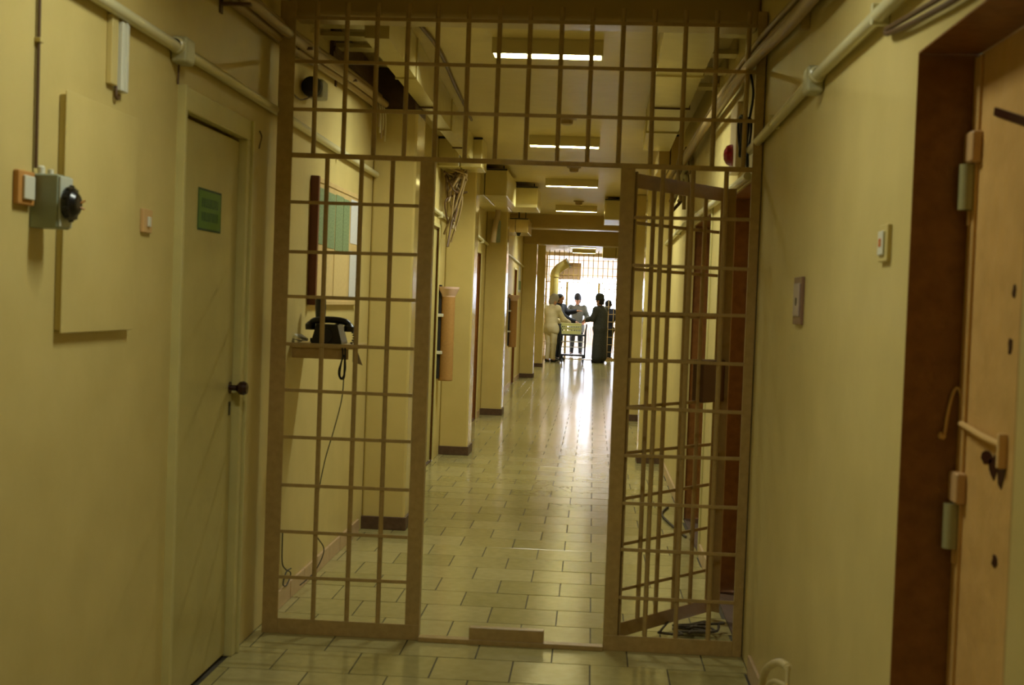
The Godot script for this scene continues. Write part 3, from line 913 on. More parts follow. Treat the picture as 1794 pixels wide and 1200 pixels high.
	t = base("horn_speaker", P(-1.20, 2.62, 20.3), "small black cone loudspeaker hanging below the far duct", "speaker")
	st = mb()
	lathe(st, [Vector2(0.0, -0.09), Vector2(0.02, -0.09), Vector2(0.075, 0.05), Vector2(0.075, 0.065), Vector2(0, 0.065)], Transform3D(), 14)
	obj("cone", st, M.blackmatt, t)
	piece("stem", t, Vector3(-0.012, 0.065, -0.012), Vector3(0.012, 0.36, 0.012), M.blackmatt)
	t = base("far_poster", P(XL, 1.70, 25.0), "small pale poster with green strip on the far left wall", "poster")
	piece("sheet", t, Vector3(0, 0, 0), Vector3(0.004, 0.50, -0.9), M.paper_white)
	piece("strip", t, Vector3(0.004, 0.05, -0.05), Vector3(0.006, 0.22, -0.85), M.paper_green)

func telephone() -> void:
	var t := base("telephone", P(XL + 0.165, 1.267, 6.36), "black desk telephone with coiled cord on the wall shelf", "telephone")
	t.scale = Vector3(0.88, 1.0, 0.9)
	var st := mb()
	plate(st, [Vector2(-0.085, 0), Vector2(0.085, 0), Vector2(0.084, 0.012), Vector2(0.058, 0.094), Vector2(-0.058, 0.094), Vector2(-0.084, 0.012)], 0.17, Transform3D(Basis(), Vector3(0, 0, -0.09)))
	obj("body", st, M.black, t)
	for s in [-1, 1]:
		piece("cradle", t, Vector3(s * 0.045 - 0.012, 0.076, -0.05), Vector3(s * 0.045 + 0.012, 0.098, 0.03), M.black, 0.004)
	st = mb()
	tube(st, curve([Vector3(-0.115, 0.082, 0.0), Vector3(-0.085, 0.108, 0.0), Vector3(0, 0.116, 0.0), Vector3(0.085, 0.108, 0.0), Vector3(0.118, 0.082, 0.0)]), 0.017, 10)
	lathe(st, [Vector2(0, -0.012), Vector2(0.028, -0.012), Vector2(0.030, 0.014), Vector2(0.016, 0.028), Vector2(0, 0.03)], Transform3D(Basis(), Vector3(-0.108, 0.076, 0)), 14)
	lathe(st, [Vector2(0, -0.012), Vector2(0.028, -0.012), Vector2(0.030, 0.014), Vector2(0.016, 0.028), Vector2(0, 0.03)], Transform3D(Basis(), Vector3(0.110, 0.072, 0)), 14)
	obj("handset", st, M.black, t)
	st = mb()
	lathe(st, [Vector2(0, 0.006), Vector2(0.034, 0.006), Vector2(0.036, 0)], Transform3D(Basis(Vector3.RIGHT, PI / 2), Vector3(0, 0.04, 0.08)), 18)
	obj("dial", st, M.blackmatt, t)
	st = mb()
	var p := []
	for k in 61:
		var f := k / 60.0
		var c := Vector3(0.122 + 0.02 * sin(f * 3.0), 0.075 - f * 0.075, 0.01)
		p.append(c + Vector3(cos(f * TAU * 6) * 0.008, 0, sin(f * TAU * 6) * 0.008))
	tube(st, p, 0.0028, 5)
	obj("coiled_cord", st, M.blackmatt, t)
	# loop of cord below the shelf
	st = mb()
	tube(st, curve([Vector3(0.10, -0.01, 0.135), Vector3(0.105, -0.06, 0.14), Vector3(0.085, -0.13, 0.135), Vector3(0.10, -0.165, 0.13), Vector3(0.122, -0.12, 0.135), Vector3(0.115, -0.05, 0.14), Vector3(0.10, -0.09, 0.142), Vector3(0.095, -0.15, 0.14), Vector3(0.118, -0.155, 0.137), Vector3(0.118, -0.03, 0.136), Vector3(0.11, 0.0, 0.13)], 8), 0.0042, 6)
	obj("hanging_loop", st, M.blackmatt, t)
	# upright handset of a second receiver behind it
	t = base("receiver_stand", P(XL + 0.085, 1.267, 6.50), "upright dark receiver standing on the shelf behind the telephone", "receiver")
	st = mb()
	tube(st, curve([Vector3(0, 0, 0), Vector3(0.004, 0.10, 0), Vector3(0.002, 0.20, 0.0), Vector3(-0.004, 0.225, 0)]), [0.022, 0.022, 0.022, 0.022, 0.022, 0.022, 0.024, 0.025, 0.026, 0.027, 0.028, 0.028, 0.028, 0.028, 0.027, 0.026, 0.022, 0.016, 0.010], 12)
	obj("grip", st, mat(c8(40, 40, 44), 0.3), t)
	piece("foot", t, Vector3(-0.04, 0, -0.03), Vector3(0.035, 0.02, 0.03), M.black, 0.004)

# ------------------------------------------------------------------ things on the right wall
func build_right_wall_things() -> void:
	var t := base("wall_switch", P(XR, 1.63, 3.17), "cream wall switch with orange mark beside the cell doorway", "switch")
	piece("block", t, Vector3(0, 0, 0), Vector3(-0.012, 0.09, -0.095), M.wall, 0.003)
	piece("rocker", t, Vector3(-0.012, 0.016, -0.02), Vector3(-0.018, 0.074, -0.075), M.white, 0.002)
	piece("mark", t, Vector3(-0.018, 0.036, -0.036), Vector3(-0.0195, 0.056, -0.06), M.orange, 0.001)
	t = base("metal_socket", P(XR, 1.46, 4.43), "greyish upright metal plate with a small dark hole on right wall", "socket")
	piece("plate", t, Vector3(0, 0, 0), Vector3(-0.012, 0.162, -0.165), mat(c8(128, 96, 74), 0.35), 0.003)
	piece("face", t, Vector3(-0.012, 0.028, -0.02), Vector3(-0.016, 0.14, -0.145), mat(c8(168, 150, 140), 0.3), 0.002)
	var st := mb()
	lathe(st, [Vector2(0, 0.002), Vector2(0.013, 0.002), Vector2(0.015, 0)], Transform3D(Basis(Vector3(0, 0, 1), PI / 2), Vector3(-0.016, 0.078, -0.08)), 12)
	obj("hole", st, M.black, t)
	# white pipe
	for run in [[0.4, 6.02, "white pipe along the right wall before the partition"], [6.02, 12.64, "white pipe on the right wall behind the partition"]]:
		t = base("white_pipe", P(XR, 2.245, 0), run[2], "pipe", "white wall pipe runs")
		st = mb()
		var drop: float = 0.0 if run[0] < 1 else 0.105
		tube(st, [P(-0.026, -0.03 - drop, run[0]), P(-0.030, -0.02 - drop, 2.0 if run[0] < 1 else 8.0), P(-0.026, 0.004 - drop, 4.2 if run[0] < 1 else 10.0), P(-0.026, -0.024 - drop, run[1])], 0.019, 12)
		obj("pipe", st, M.pipe, t)
		for z in ([3.3, 5.2] if run[0] < 1.0 else [7.5, 9.0, 11.0]):
			piece("bracket", t, P(0, -0.03 - drop, z), P(-0.045, 0.024 - drop, z + 0.02), M.pipe, 0.004)
	t = base("pipe_joint", P(XR, 2.248, 4.26), "greyish joint box clamped on the right-hand white pipe", "joint")
	piece("body", t, Vector3(0, -0.05, 0.045), Vector3(-0.056, 0.036, -0.045), mat(c8(176, 172, 132), 0.35), 0.012, 3)
	st = mb()
	lathe(st, [Vector2(0.020, 0), Vector2(0.027, 0.004), Vector2(0.027, 0.03), Vector2(0.020, 0.034)], Transform3D(Basis(Vector3.RIGHT, PI / 2), Vector3(-0.026, 0.003, 0.04)), 14)
	obj("collar", st, M.pipe, t)
	# cables running from the pipe towards the cell doorway
	for k in 2:
		st = mb()
		tube(st, curve([P(XR - 0.01, 2.20, 3.28), P(XR - 0.02, 2.19 - 0.012 * k, 3.22), P(XR - 0.018, 2.165 - 0.020 * k, 2.9), P(XR - 0.016, 2.14 - 0.022 * k, 2.5), P(XR - 0.014, 2.13 - 0.02 * k, 1.8)]), 0.0065, 7)
		tag(obj("door_cable", st, M.cablebrown), "%s of two brown cables branching off above the cell doorway" % ("upper" if k == 0 else "lower"), "cable")
	# thick cables high on the right wall
	for k in 3:
		var off: Array = [[0.0, 0.0], [0.035, -0.05], [0.005, 0.05]][k]
		st = mb()
		tube(st, curve([P(XR - 0.03 - off[0], 2.50 + off[1], 3.0), P(XR - 0.03 - off[0], 2.53 + off[1], 4.4), P(XR - 0.035 - off[0], 2.60 + off[1], 5.6), P(XR - 0.05 - off[0], 2.61 + off[1], 6.6), P(XR - 0.05 - off[0], 2.63 + off[1], 8.2), P(XR - 0.06 - off[0], 2.60 + off[1], 10.2)]), 0.022 if k < 2 else 0.012, 10)
		tag(obj("thick_cable", st, M.cable), ["thickest tan cable running high along the right wall", "tan cable slung just below the thickest one, right wall", "thin tan cable above the thickest one, right wall"][k], "cable", "cables high on the right wall")
	t = base("cable_bracket", P(XR, 2.47, 4.56), "small brownish bracket on the upper right wall before the partition", "bracket")
	piece("arm", t, Vector3(0, 0, 0), Vector3(-0.03, 0.085, -0.035), M.gate, 0.003)
	piece("hook", t, Vector3(-0.03, 0.05, -0.008), Vector3(-0.05, 0.062, -0.03), M.knob, 0.003)
	# alarm box with red lens, black cable coil
	t = base("alarm_box", P(XR, 2.18, 6.42), "cream alarm box with red lens behind the partition, upper right", "alarm")
	piece("case", t, Vector3(0, 0, 0), Vector3(-0.045, 0.33, -0.30), mat(c8(216, 196, 150), 0.4), 0.008, 2)
	st = mb()
	lathe(st, [Vector2(0.036, 0), Vector2(0.036, 0.012), Vector2(0.030, 0.030), Vector2(0.015, 0.042), Vector2(0, 0.045)], Transform3D(Basis(Vector3(0, 0, 1), PI / 2).scaled_local(Vector3(1.5, 1, 1)), Vector3(-0.045, 0.085, -0.14)), 18)
	tag(obj("lens", st, M.redlens, t), "round red glass lens")
	t = base("cable_coil", P(XR - 0.03, 2.26, 6.02), "coil of black cable hanging on the right wall by the gate", "cable")
	for k in 4:
		st = mb()
		var p := []
		for e in 25:
			var a := TAU * e / 24
			p.append(Vector3(-0.012 * k + 0.006 * sin(a * 2), sin(a) * (0.11 - 0.006 * k) + 0.01 * k, cos(a) * (0.055 + 0.006 * k)))
		tube(st, p, 0.006, 6, false)
		obj("turn", st, M.blackmatt, t)
	st = mb()
	tube(st, curve([Vector3(0.0, 0.10, 0), Vector3(0.01, 0.22, 0.03), Vector3(0.0, 0.33, -0.05)]), 0.006, 6)
	obj("lead", st, M.blackmatt, t)
	# bundle of cable ends by the first right duct
	t = base("cable_bunch", P(XR - 0.10, 2.42, 10.0), "bunch of old cable ends high on the right wall past the gate", "cables")
	for k in 8:
		st = mb()
		var p := [Vector3(0.05, 0.28, rng.randf_range(-0.3, 0.1))]
		for e in 2: p.append(Vector3(rng.randf_range(-0.10, 0.08), rng.randf_range(-0.05, 0.22), rng.randf_range(-0.25, 0.3)))
		p.append(Vector3(rng.randf_range(-0.06, 0.06), rng.randf_range(-0.25, -0.05), rng.randf_range(-0.2, 0.3)))
		tube(st, curve(p, 6), rng.randf_range(0.007, 0.016), 6)
		obj("cable", st, [M.cable, M.cablebrown, M.cable, M.pipe][k % 4], t)
	# bent tube rail near the floor
	t = base("tube_rail", P(0.60, 0, 4.0), "low beige rail of two bent tubes by the right wall, bottom right corner", "rail")
	st = mb()
	tube(st, curve([Vector3(0.03, 0, -0.58), Vector3(0.03, 0.17, -0.56), Vector3(0.03, 0.27, -0.49), Vector3(0.03, 0.345, -0.32), Vector3(0.03, 0.40, -0.14), Vector3(0.03, 0.425, 0.0)], 6), 0.013, 10)
	obj("outer_tube", st, M.railpaint, t)
	st = mb()
	tube(st, curve([Vector3(0.03, 0, -0.50), Vector3(0.03, 0.14, -0.48), Vector3(0.03, 0.24, -0.42), Vector3(0.03, 0.31, -0.25), Vector3(0.03, 0.365, 0.0)], 6), 0.008, 10)
	obj("inner_tube", st, M.railpaint, t)
	st = mb()
	tube(st, [Vector3(0.03, 0.0, 0.0), Vector3(0.03, 0.43, 0.0)], 0.007, 8)
	obj("end_post", st, M.railpaint, t)
	# rag and wire on the floor behind the gate leaf
	st = mb()
	for k in 3:
		var p := []
		var c := P(0.50 + 0.05 * k * 0.5, 0.012, 6.02 + 0.05 * k)
		for e in 9: p.append(c + Vector3(rng.randf_range(-0.16, 0.10), 0.01 + rng.randf() * 0.02, rng.randf_range(-0.10, 0.10)))
		tube(st, curve(p, 4), 0.006, 6)
	tag(obj("floor_wires", st, M.soil), "dark tangle of dirty wire on the floor behind the gate leaf", "wires")
	st = mb()
	tube(st, curve([P(0.62, 0.01, 9.9), P(0.55, 0.01, 9.5), P(0.60, 0.01, 9.0), P(0.66, 0.01, 8.6)]), 0.008, 6)
	tag(obj("floor_cable", st, M.soil), "dark cable lying along the right skirting by the second doorway", "cable")

# ------------------------------------------------------------------ ducts, pipes and boxes under the ceiling
func duct(called: String, label: String, x0: float, x1: float, y0: float, y1: float, d0: float, d1: float, x0b: float, x1b: float) -> Node3D:
	var t := base(called, P(0, 0, 0), label, "duct")
	# body tapering in plan from (x0, x1) to (x0b, x1b)
	var n := int((d1 - d0) / 1.3) + 1
	for k in n:
		var f0 := float(k) / n
		var f1 := float(k + 1) / n
		var st := mb()
		plate(st, [Vector2(lerpf(x0, x0b, f0), lerpf(d0, d1, f0) + 0.003), Vector2(lerpf(x1, x1b, f0), lerpf(d0, d1, f0) + 0.003), Vector2(lerpf(x1, x1b, f1), lerpf(d0, d1, f1) - 0.003), Vector2(lerpf(x0, x0b, f1), lerpf(d0, d1, f1) - 0.003)], y1 - y0, Transform3D(Basis(Vector3(1, 0, 0), Vector3(0, 0, -1), Vector3(0, 1, 0)), Vector3(0, y0, 0)))
		obj("section", st, M.duct, t)
		if k > 0:
			st = mb()
			var xa := lerpf(x0, x0b, f0); var xb := lerpf(x1, x1b, f0)
			bx(st, P(xa - 0.006, y0 - 0.012, lerpf(d0, d1, f0) - 0.008), P(xb + 0.010, y1, lerpf(d0, d1, f0) + 0.008), 0.003)
			obj("flange", st, M.duct if k % 2 else M.cablebrown, t)
	return t

func build_services() -> void:
	duct("left_duct", "long tapering cream air duct under the ceiling along the left columns", -1.15, -1.03, 2.745, CY - 0.003, 6.3, 11.77, -1.20, -1.13)
	duct("right_duct", "long cream air duct under the ceiling along the right wall", 0.28, 0.55, 2.80, CY - 0.003, 6.22, 11.0, 0.36, 0.58)
	# slats and dark boards over the alcoves
	for s in [[XL, -1.175, "left", 0.30, 3], [0.553, XR, "right", 0.52, 4]]:
		var t := base("slatted_soffit", P(0, 2.83, 6.3), "cream slats with open gaps between the %s air duct and wall" % s[2], "soffit")
		for k in s[4]:
			piece("slat", t, Vector3(s[0], 0, -0.10 - s[3] * k), Vector3(s[1], 0.025, -0.10 - s[3] * k - 0.12), M.duct, 0.003)
	# dark brown box on the first left column
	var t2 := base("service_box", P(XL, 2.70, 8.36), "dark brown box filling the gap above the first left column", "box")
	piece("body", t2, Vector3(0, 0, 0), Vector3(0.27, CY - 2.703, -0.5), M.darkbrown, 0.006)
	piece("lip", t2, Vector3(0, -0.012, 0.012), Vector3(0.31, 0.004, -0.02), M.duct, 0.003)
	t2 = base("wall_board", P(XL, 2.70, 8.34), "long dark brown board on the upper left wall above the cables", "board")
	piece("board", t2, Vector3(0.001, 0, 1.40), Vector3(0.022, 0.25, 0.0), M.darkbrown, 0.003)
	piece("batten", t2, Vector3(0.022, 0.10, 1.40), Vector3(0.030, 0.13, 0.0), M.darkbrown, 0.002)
	# duct branches crossing above further alcoves
	for b in [[XL, -1.05, 2.70, CY, 11.8, 12.3, "cream duct box at ceiling just before the second left column"], [XL, -0.97, 2.63, 2.92, 14.0, 15.6, "panelled duct box hanging past the second left column"], [XL, -0.73, 2.66, 2.92, 16.0, 16.9, "wider panelled duct box before the third left column"], [XL, -1.05, 2.58, 2.80, 20.2, 21.3, "small brownish duct box well past the third left column"], [0.50, XR, 2.68, CY, 11.2, 12.6, "brown duct box at ceiling before the first right column"], [0.10, XR, 2.66, 2.94, 17.75, 19.0, "wide duct box on the right past the last right column"], [0.15, XR, 2.50, 2.78, 27.6, 29.0, "far duct box on the right above the corridor end"]]:
		t2 = base("duct_box", P(0, 0, 0), b[6], "duct", "duct boxes under the ceiling")
		var mid: float = (b[0] + b[1]) * 0.5
		var mm: StandardMaterial3D = M.beam if "brown" in b[6] else M.duct
		piece("half", t2, P(b[0], b[2], b[4]), P(mid - 0.003, b[3], b[5]), mm, 0.012, 3)
		piece("half", t2, P(mid + 0.003, b[2], b[4]), P(b[1], b[3], b[5]), mm, 0.012, 3)
		piece("top_strip", t2, P(b[0], b[3] - 0.02, b[4] - 0.012), P(b[1], b[3] - 0.004, b[4] + 0.01), M.blackmatt)
		if b[3] < CY - 0.02:
			for x in [b[0] + 0.04, b[1] - 0.06]:
				piece("hanger", t2, P(x, b[3], b[4] + 0.2), P(x + 0.012, CY, b[4] + 0.22), M.blackmatt)
	# smoke detectors
	for d in [[10.4, "first smoke detector beyond the partition, on the ceiling"], [14.1, "second smoke detector beyond the partition, on the ceiling"], [18.7, "third smoke detector beyond the partition, on the ceiling"]]:
		t2 = base("smoke_detector", P(-0.265, CY, d[0]), d[1], "detector", "ceiling smoke detectors")
		var st := mb()
		lathe(st, [Vector2(0.062, 0), Vector2(0.062, -0.015), Vector2(0.050, -0.022), Vector2(0.046, -0.050), Vector2(0.03, -0.058), Vector2(0, -0.058)], Transform3D(), 16)
		obj("head", st, M.cable, t2)
		piece("mount", t2, Vector3(-0.075, -0.012, -0.06), Vector3(0.075, 0, 0.06), M.cable, 0.003)
	# thick cables high on the left wall
	for k in 3:
		var off: Array = [[0.0, 0.0], [0.05, 0.012], [0.015, 0.06]][k]
		var st := mb()
		tube(st, curve([P(XL + 0.03 + off[0], 2.60 + off[1], 3.2), P(XL + 0.03 + off[0], 2.615 + off[1], 5.06), P(XL + 0.03 + off[0], 2.63 + off[1], 6.0), P(XL + 0.04 + off[0], 2.68 + off[1], 7.2), P(XL + 0.05 + off[0], 2.70 + off[1], 8.2)]), 0.023 if k < 2 else 0.016, 10)
		tag(obj("thick_cable", st, M.cable), ["lowest tan cable running high along the left wall", "second tan cable beside the lowest, high on left wall", "thinner tan cable above two others, high on left wall"][k], "cable", "cables high on the left wall")
	for z in [4.9, 5.98, 7.1]:
		t2 = base("cable_clamp", P(XL, 2.58 + (z - 4.9) * 0.04, z), "dark clamp holding the left wall cables, %s" % ("nearest before the partition" if z < 5 else "right behind the partition" if z < 7 else "further behind the partition"), "clamp")
		piece("strap", t2, Vector3(0, 0, 0), Vector3(0.12, 0.012, -0.025), M.cablebrown, 0.002)
		piece("plate", t2, Vector3(0, -0.03, 0.004), Vector3(0.008, 0.12, -0.03), M.cablebrown, 0.002)
	# ceiling wires beyond the partition
	var st2 := mb()
	tube(st2, curve([P(-0.98, CY - 0.012, 7.0), P(-0.96, CY - 0.012, 7.7), P(-1.0, CY - 0.012, 9.0), P(-1.04, CY - 0.012, 10.6)]), 0.012, 6)
	tag(obj("ceiling_wire", st2, M.cablebrown), "dark wire along the ceiling beside the left air duct", "wire")

# ------------------------------------------------------------------ figures: smooth union of tapered capsules meshed as surface nets
# bones: [a, b, ra, rb]; the field is meshed with cells of size c, vertices smoothed into the surface
func nets(st: SurfaceTool, bones: Array, c: float, k := 0.03, floor_y := -1e9) -> void:
	var lo := Vector3.ONE * 1e9
	var hi := -lo
	for b in bones:
		for e in 2:
			var r: float = b[2 + e]
			lo = lo.min(b[e] - Vector3.ONE * r); hi = hi.max(b[e] + Vector3.ONE * r)
	lo -= Vector3.ONE * c * 3.0; hi += Vector3.ONE * c * 3.0
	var nx := int((hi.x - lo.x) / c) + 2
	var ny := int((hi.y - lo.y) / c) + 2
	var nz := int((hi.z - lo.z) / c) + 2
	var f := PackedFloat32Array()
	f.resize(nx * ny * nz)
	f.fill(1.0)
	for b in bones:
		var a: Vector3 = b[0]
		var ab: Vector3 = b[1] - a
		var ra: float = b[2]; var dr: float = b[3] - ra
		var l2 := maxf(ab.length_squared(), 1e-9)
		var pad := maxf(b[2], b[3]) + k + c * 2.0
		var p0: Vector3 = (a.min(b[1]) - Vector3.ONE * pad - lo) / c
		var p1: Vector3 = (a.max(b[1]) + Vector3.ONE * pad - lo) / c
		for z in range(maxi(0, int(p0.z)), mini(nz, int(p1.z) + 2)):
			for y in range(maxi(0, int(p0.y)), mini(ny, int(p1.y) + 2)):
				var row := (z * ny + y) * nx
				for x in range(maxi(0, int(p0.x)), mini(nx, int(p1.x) + 2)):
					var pa := lo + Vector3(x, y, z) * c - a
					var t := clampf(pa.dot(ab) / l2, 0.0, 1.0)
					var d := (pa - ab * t).length() - ra - dr * t
					var o := f[row + x]
					var h := maxf(k - absf(d - o), 0.0) / k
					f[row + x] = minf(d, o) - h * h * k * 0.25
	var vid := {}
	var vs := []
	var ns := []
	var sx := 1; var sy := nx; var sz := nx * ny
	for z in nz - 1:
		for y in ny - 1:
			for x in nx - 1:
				var i := z * sz + y * sy + x
				if absf(f[i]) > 2.0 * c: continue
				var sum := Vector3.ZERO
				var n := 0
				for e in 12:
					var ax := e / 4
					var u := (ax + 1) % 3; var v := (ax + 2) % 3
					var o := Vector3i.ZERO
					o[u] = e & 1; o[v] = (e >> 1) & 1
					var i0 := i + o.x * sx + o.y * sy + o.z * sz
					var i1: int = i0 + [sx, sy, sz][ax]
					var f0 := f[i0]; var f1 := f[i1]
					if (f0 < 0.0) != (f1 < 0.0):
						var p := Vector3(o)
						p[ax] += f0 / (f0 - f1)
						sum += p
						n += 1
				if n:
					vid[i] = vs.size()
					var pv := lo + (Vector3(x, y, z) + sum / n) * c
					pv.y = maxf(pv.y, floor_y)
					vs.append(pv)
					ns.append(Vector3(f[i + sx] - f[i], f[i + sy] - f[i], f[i + sz] - f[i]).normalized())
	for i in vid:
		for ax in 3:
			var s: int = [sx, sy, sz][ax]
			if i + s >= f.size() or (f[i] < 0.0) == (f[i + s] < 0.0): continue
			var u: int = [sx, sy, sz][(ax + 1) % 3]; var v: int = [sx, sy, sz][(ax + 2) % 3]
			if not (vid.has(i - u) and vid.has(i - v) and vid.has(i - u - v)): continue
			var q := [vid[i], vid[i - u], vid[i - u - v], vid[i - v]]
			tri(st, vs[q[0]], vs[q[1]], vs[q[2]], ns[q[0]], ns[q[1]], ns[q[2]])
			tri(st, vs[q[0]], vs[q[2]], vs[q[3]], ns[q[0]], ns[q[2]], ns[q[3]])

func hand_bones(wrist: Vector3, dir: Vector3, palm_n: Vector3, curl: float, thumb_side: float) -> Array:
	dir = dir.normalized()
	palm_n = (palm_n - dir * palm_n.dot(dir)).normalized()
	var side := dir.cross(palm_n).normalized() * thumb_side
	var out := [[wrist, wrist + dir * 0.03, 0.026, 0.028]]
	for k in 4:
		var off := side * (0.030 - 0.020 * k)
		var kn := wrist + dir * (0.088 - 0.004 * absf(k - 1.0)) + off
		out.append([wrist + dir * 0.02 + off * 0.7, kn, 0.017, 0.012])
		var l: float = [0.070, 0.078, 0.073, 0.058][k]
		var p := kn
		var d := dir
		for j in 3:
			d = (d + palm_n * curl * [0.35, 0.6, 0.6][j]).normalized()
			var e: Vector3 = p + d * l * [0.45, 0.32, 0.23][j]
			out.append([p, e, 0.0098 - 0.0008 * j, 0.0090 - 0.0008 * j])
			p = e
	var t0 := wrist + dir * 0.025 + side * 0.026
	var t1 := t0 + (side * 0.7 + dir * 0.7 + palm_n * 0.3).normalized() * 0.042
	var t2 := t1 + (side * 0.35 + dir * 0.9 + palm_n * 0.5 * curl).normalized() * 0.034
	out.append([t0, t1, 0.015, 0.0115]); out.append([t1, t2, 0.0110, 0.0095])
	return out

# pose: joints in metres in the person's own axes (x right in the picture, y up, z towards the camera)
func person(where: Vector3, label: String, j: Dictionary, look: Dictionary) -> void:
	var t := base("person", where, label, "person")
	var g: float = look.get("bulk", 1.0)
	var hd: Vector3 = j.head          # centre of the skull
	var fwd: Vector3 = j.face.normalized()
	var rt := fwd.cross(Vector3.UP).normalized()
	var up := rt.cross(fwd).normalized()
	var torso := [[j.pelvis, j.waist, 0.140 * g, 0.125 * g], [j.waist, j.chest, 0.128 * g, 0.140 * g], [j.chest, j.neck, 0.125 * g, 0.06],
		[j.sl, j.chest, 0.075, 0.11 * g], [j.sr, j.chest, 0.075, 0.11 * g], [j.hl, j.pelvis, 0.10, 0.12], [j.hr, j.pelvis, 0.10, 0.12]]
	var arms := [[j.sl, j.el, 0.058, 0.045], [j.el, j.wl, 0.044, 0.030], [j.sr, j.er, 0.058, 0.045], [j.er, j.wr, 0.044, 0.030]]
	var legs := [[j.hl, j.kl, 0.088, 0.060], [j.kl, j.al, 0.058, 0.040], [j.hr, j.kr, 0.088, 0.060], [j.kr, j.ar, 0.058, 0.040]]
	var feet := []
	for s in ["l", "r"]:
		var a: Vector3 = j["a" + s]
		var toe: Vector3 = j.get("toe" + s, fwd)
		feet.append([a + Vector3(0, -0.035, 0), a + Vector3(0, -0.05, 0) + toe * 0.15, 0.042, 0.034])
		feet.append([a + Vector3(0, -0.05, 0) - toe * 0.03, a + Vector3(0, -0.055, 0) + toe * 0.08, 0.038, 0.038])
	# one continuous body: trunk, limbs, feet, neck, then head and hands on finer grids
	var st := mb()
	nets(st, torso + arms + legs + feet + [[j.neck, hd, 0.052, 0.055]], 0.018, 0.045, 0.0)
	var face := [[hd + up * 0.03 - fwd * 0.012, hd + up * 0.03 + fwd * 0.02, 0.092, 0.086], [hd - up * 0.03 + fwd * 0.02, hd - up * 0.085 + fwd * 0.05, 0.070, 0.042],
		[hd + fwd * 0.098 + up * 0.012, hd + fwd * 0.120 - up * 0.022, 0.010, 0.014], [hd + fwd * 0.085 - up * 0.060 - rt * 0.018, hd + fwd * 0.085 - up * 0.060 + rt * 0.018, 0.011, 0.011],
		[hd - up * 0.07, j.neck, 0.055, 0.055]]
	for s in [-1.0, 1.0]:
		face.append([hd + rt * s * 0.088 + up * 0.02 - fwd * 0.005, hd + rt * s * 0.090 - up * 0.025, 0.016, 0.012])
		face.append([hd + rt * s * 0.034 + up * 0.034 + fwd * 0.086, hd + rt * s * 0.030 + up * 0.036 + fwd * 0.090, 0.013, 0.013])
	nets(st, face, 0.009, 0.016)
	for s in ["l", "r"]:
		var w: Vector3 = j["w" + s]
		var e: Vector3 = j["e" + s]
		nets(st, hand_bones(w, w - e, j.get("palm" + s, Vector3.DOWN), 0.55, 1.0 if s == "l" else -1.0), 0.0065, 0.008)
	obj("body", st, M.skin, t)
	for s in [-1.0, 1.0]:
		st = mb()
		nets(st, [[hd + rt * s * 0.033 + up * 0.020 + fwd * 0.090, hd + rt * s * 0.033 + up * 0.020 + fwd * 0.094, 0.010, 0.010]], 0.005, 0.005)
		obj("eye", st, M.black, t)
	# clothes: the same bones, a little thicker
	var grow := func(list: Array, d: float) -> Array:
		var out := []
		for b in list: out.append([b[0], b[1], b[2] + d, b[3] + d])
		return out
	st = mb()
	nets(st, grow.call([legs[0], legs[1], legs[2], legs[3], [j.hl, j.hr, 0.11, 0.11], [j.pelvis, j.hl, 0.11, 0.10]], 0.018), 0.018, 0.03)
	obj("trousers", st, look.trousers, t)
	st = mb()
	nets(st, feet.map(func(b): return [b[0], b[1], b[2] + 0.008, b[3] + 0.008]), 0.014, 0.02, 0.0)
	obj("shoes", st, M.black, t)
	st = mb()
	var coat: Array = grow.call(torso + [[arms[0][0], arms[0][1], 0.058, 0.05], [arms[1][0], arms[1][1].lerp(arms[1][0], 0.12), 0.050, 0.040], [arms[2][0], arms[2][1], 0.058, 0.05], [arms[3][0], arms[3][1].lerp(arms[3][0], 0.12), 0.050, 0.040]], 0.022)
	var hem: float = look.get("hem", 0.0)
	if hem > 0.0:
		for s in ["l", "r"]:
			var d: Vector3 = j["h" + s]
			var away: Vector3 = (d - j.pelvis) * 0.35
			coat.append([d, Vector3(d.x, d.y - hem, d.z) + away, 0.115, 0.11 + look.get("flare", 0.0)])
			coat.append([j.pelvis, Vector3(j.pelvis.x, d.y - hem, j.pelvis.z), 0.135, 0.12])
	nets(st, coat, 0.018, 0.05, 0.02)
	obj(look.get("coat_name", "jacket"), st, look.coat, t)
	if look.has("bag"):
		st = mb()
		bx(st, look.bag, look.bag + Vector3(0.10, 0.22, 0.22), 0.03, 2)
		obj("bag", st, M.grey, t)
	# hair and cap
	st = mb()
	nets(st, [[hd + up * 0.040 - fwd * 0.022, hd + up * 0.045 + fwd * 0.004, 0.098, 0.094], [hd - up * 0.02 - fwd * 0.035, hd + up * 0.03 - fwd * 0.03, 0.080, 0.088]], 0.012, 0.02)
	obj("hair", st, look.hair, t)
	if look.has("cap"):
		st = mb()
		nets(st, [[hd + up * 0.085 - fwd * 0.02, hd + up * 0.09 + fwd * 0.03, 0.100, 0.098], [hd + up * 0.14 - fwd * 0.02, hd + up * 0.145 + fwd * 0.03, 0.085, 0.085]], 0.014, 0.03)
		var o := obj("cap", st, look.cap, t)
		if look.get("peak", true):
			st = mb()
			nets(st, [[hd + up * 0.07 + fwd * 0.10 - rt * 0.05, hd + up * 0.07 + fwd * 0.10 + rt * 0.05, 0.014, 0.014], [hd + up * 0.062 + fwd * 0.15 - rt * 0.03, hd + up * 0.062 + fwd * 0.15 + rt * 0.03, 0.012, 0.012]], 0.009, 0.03)
			obj("peak", st, look.cap, o)

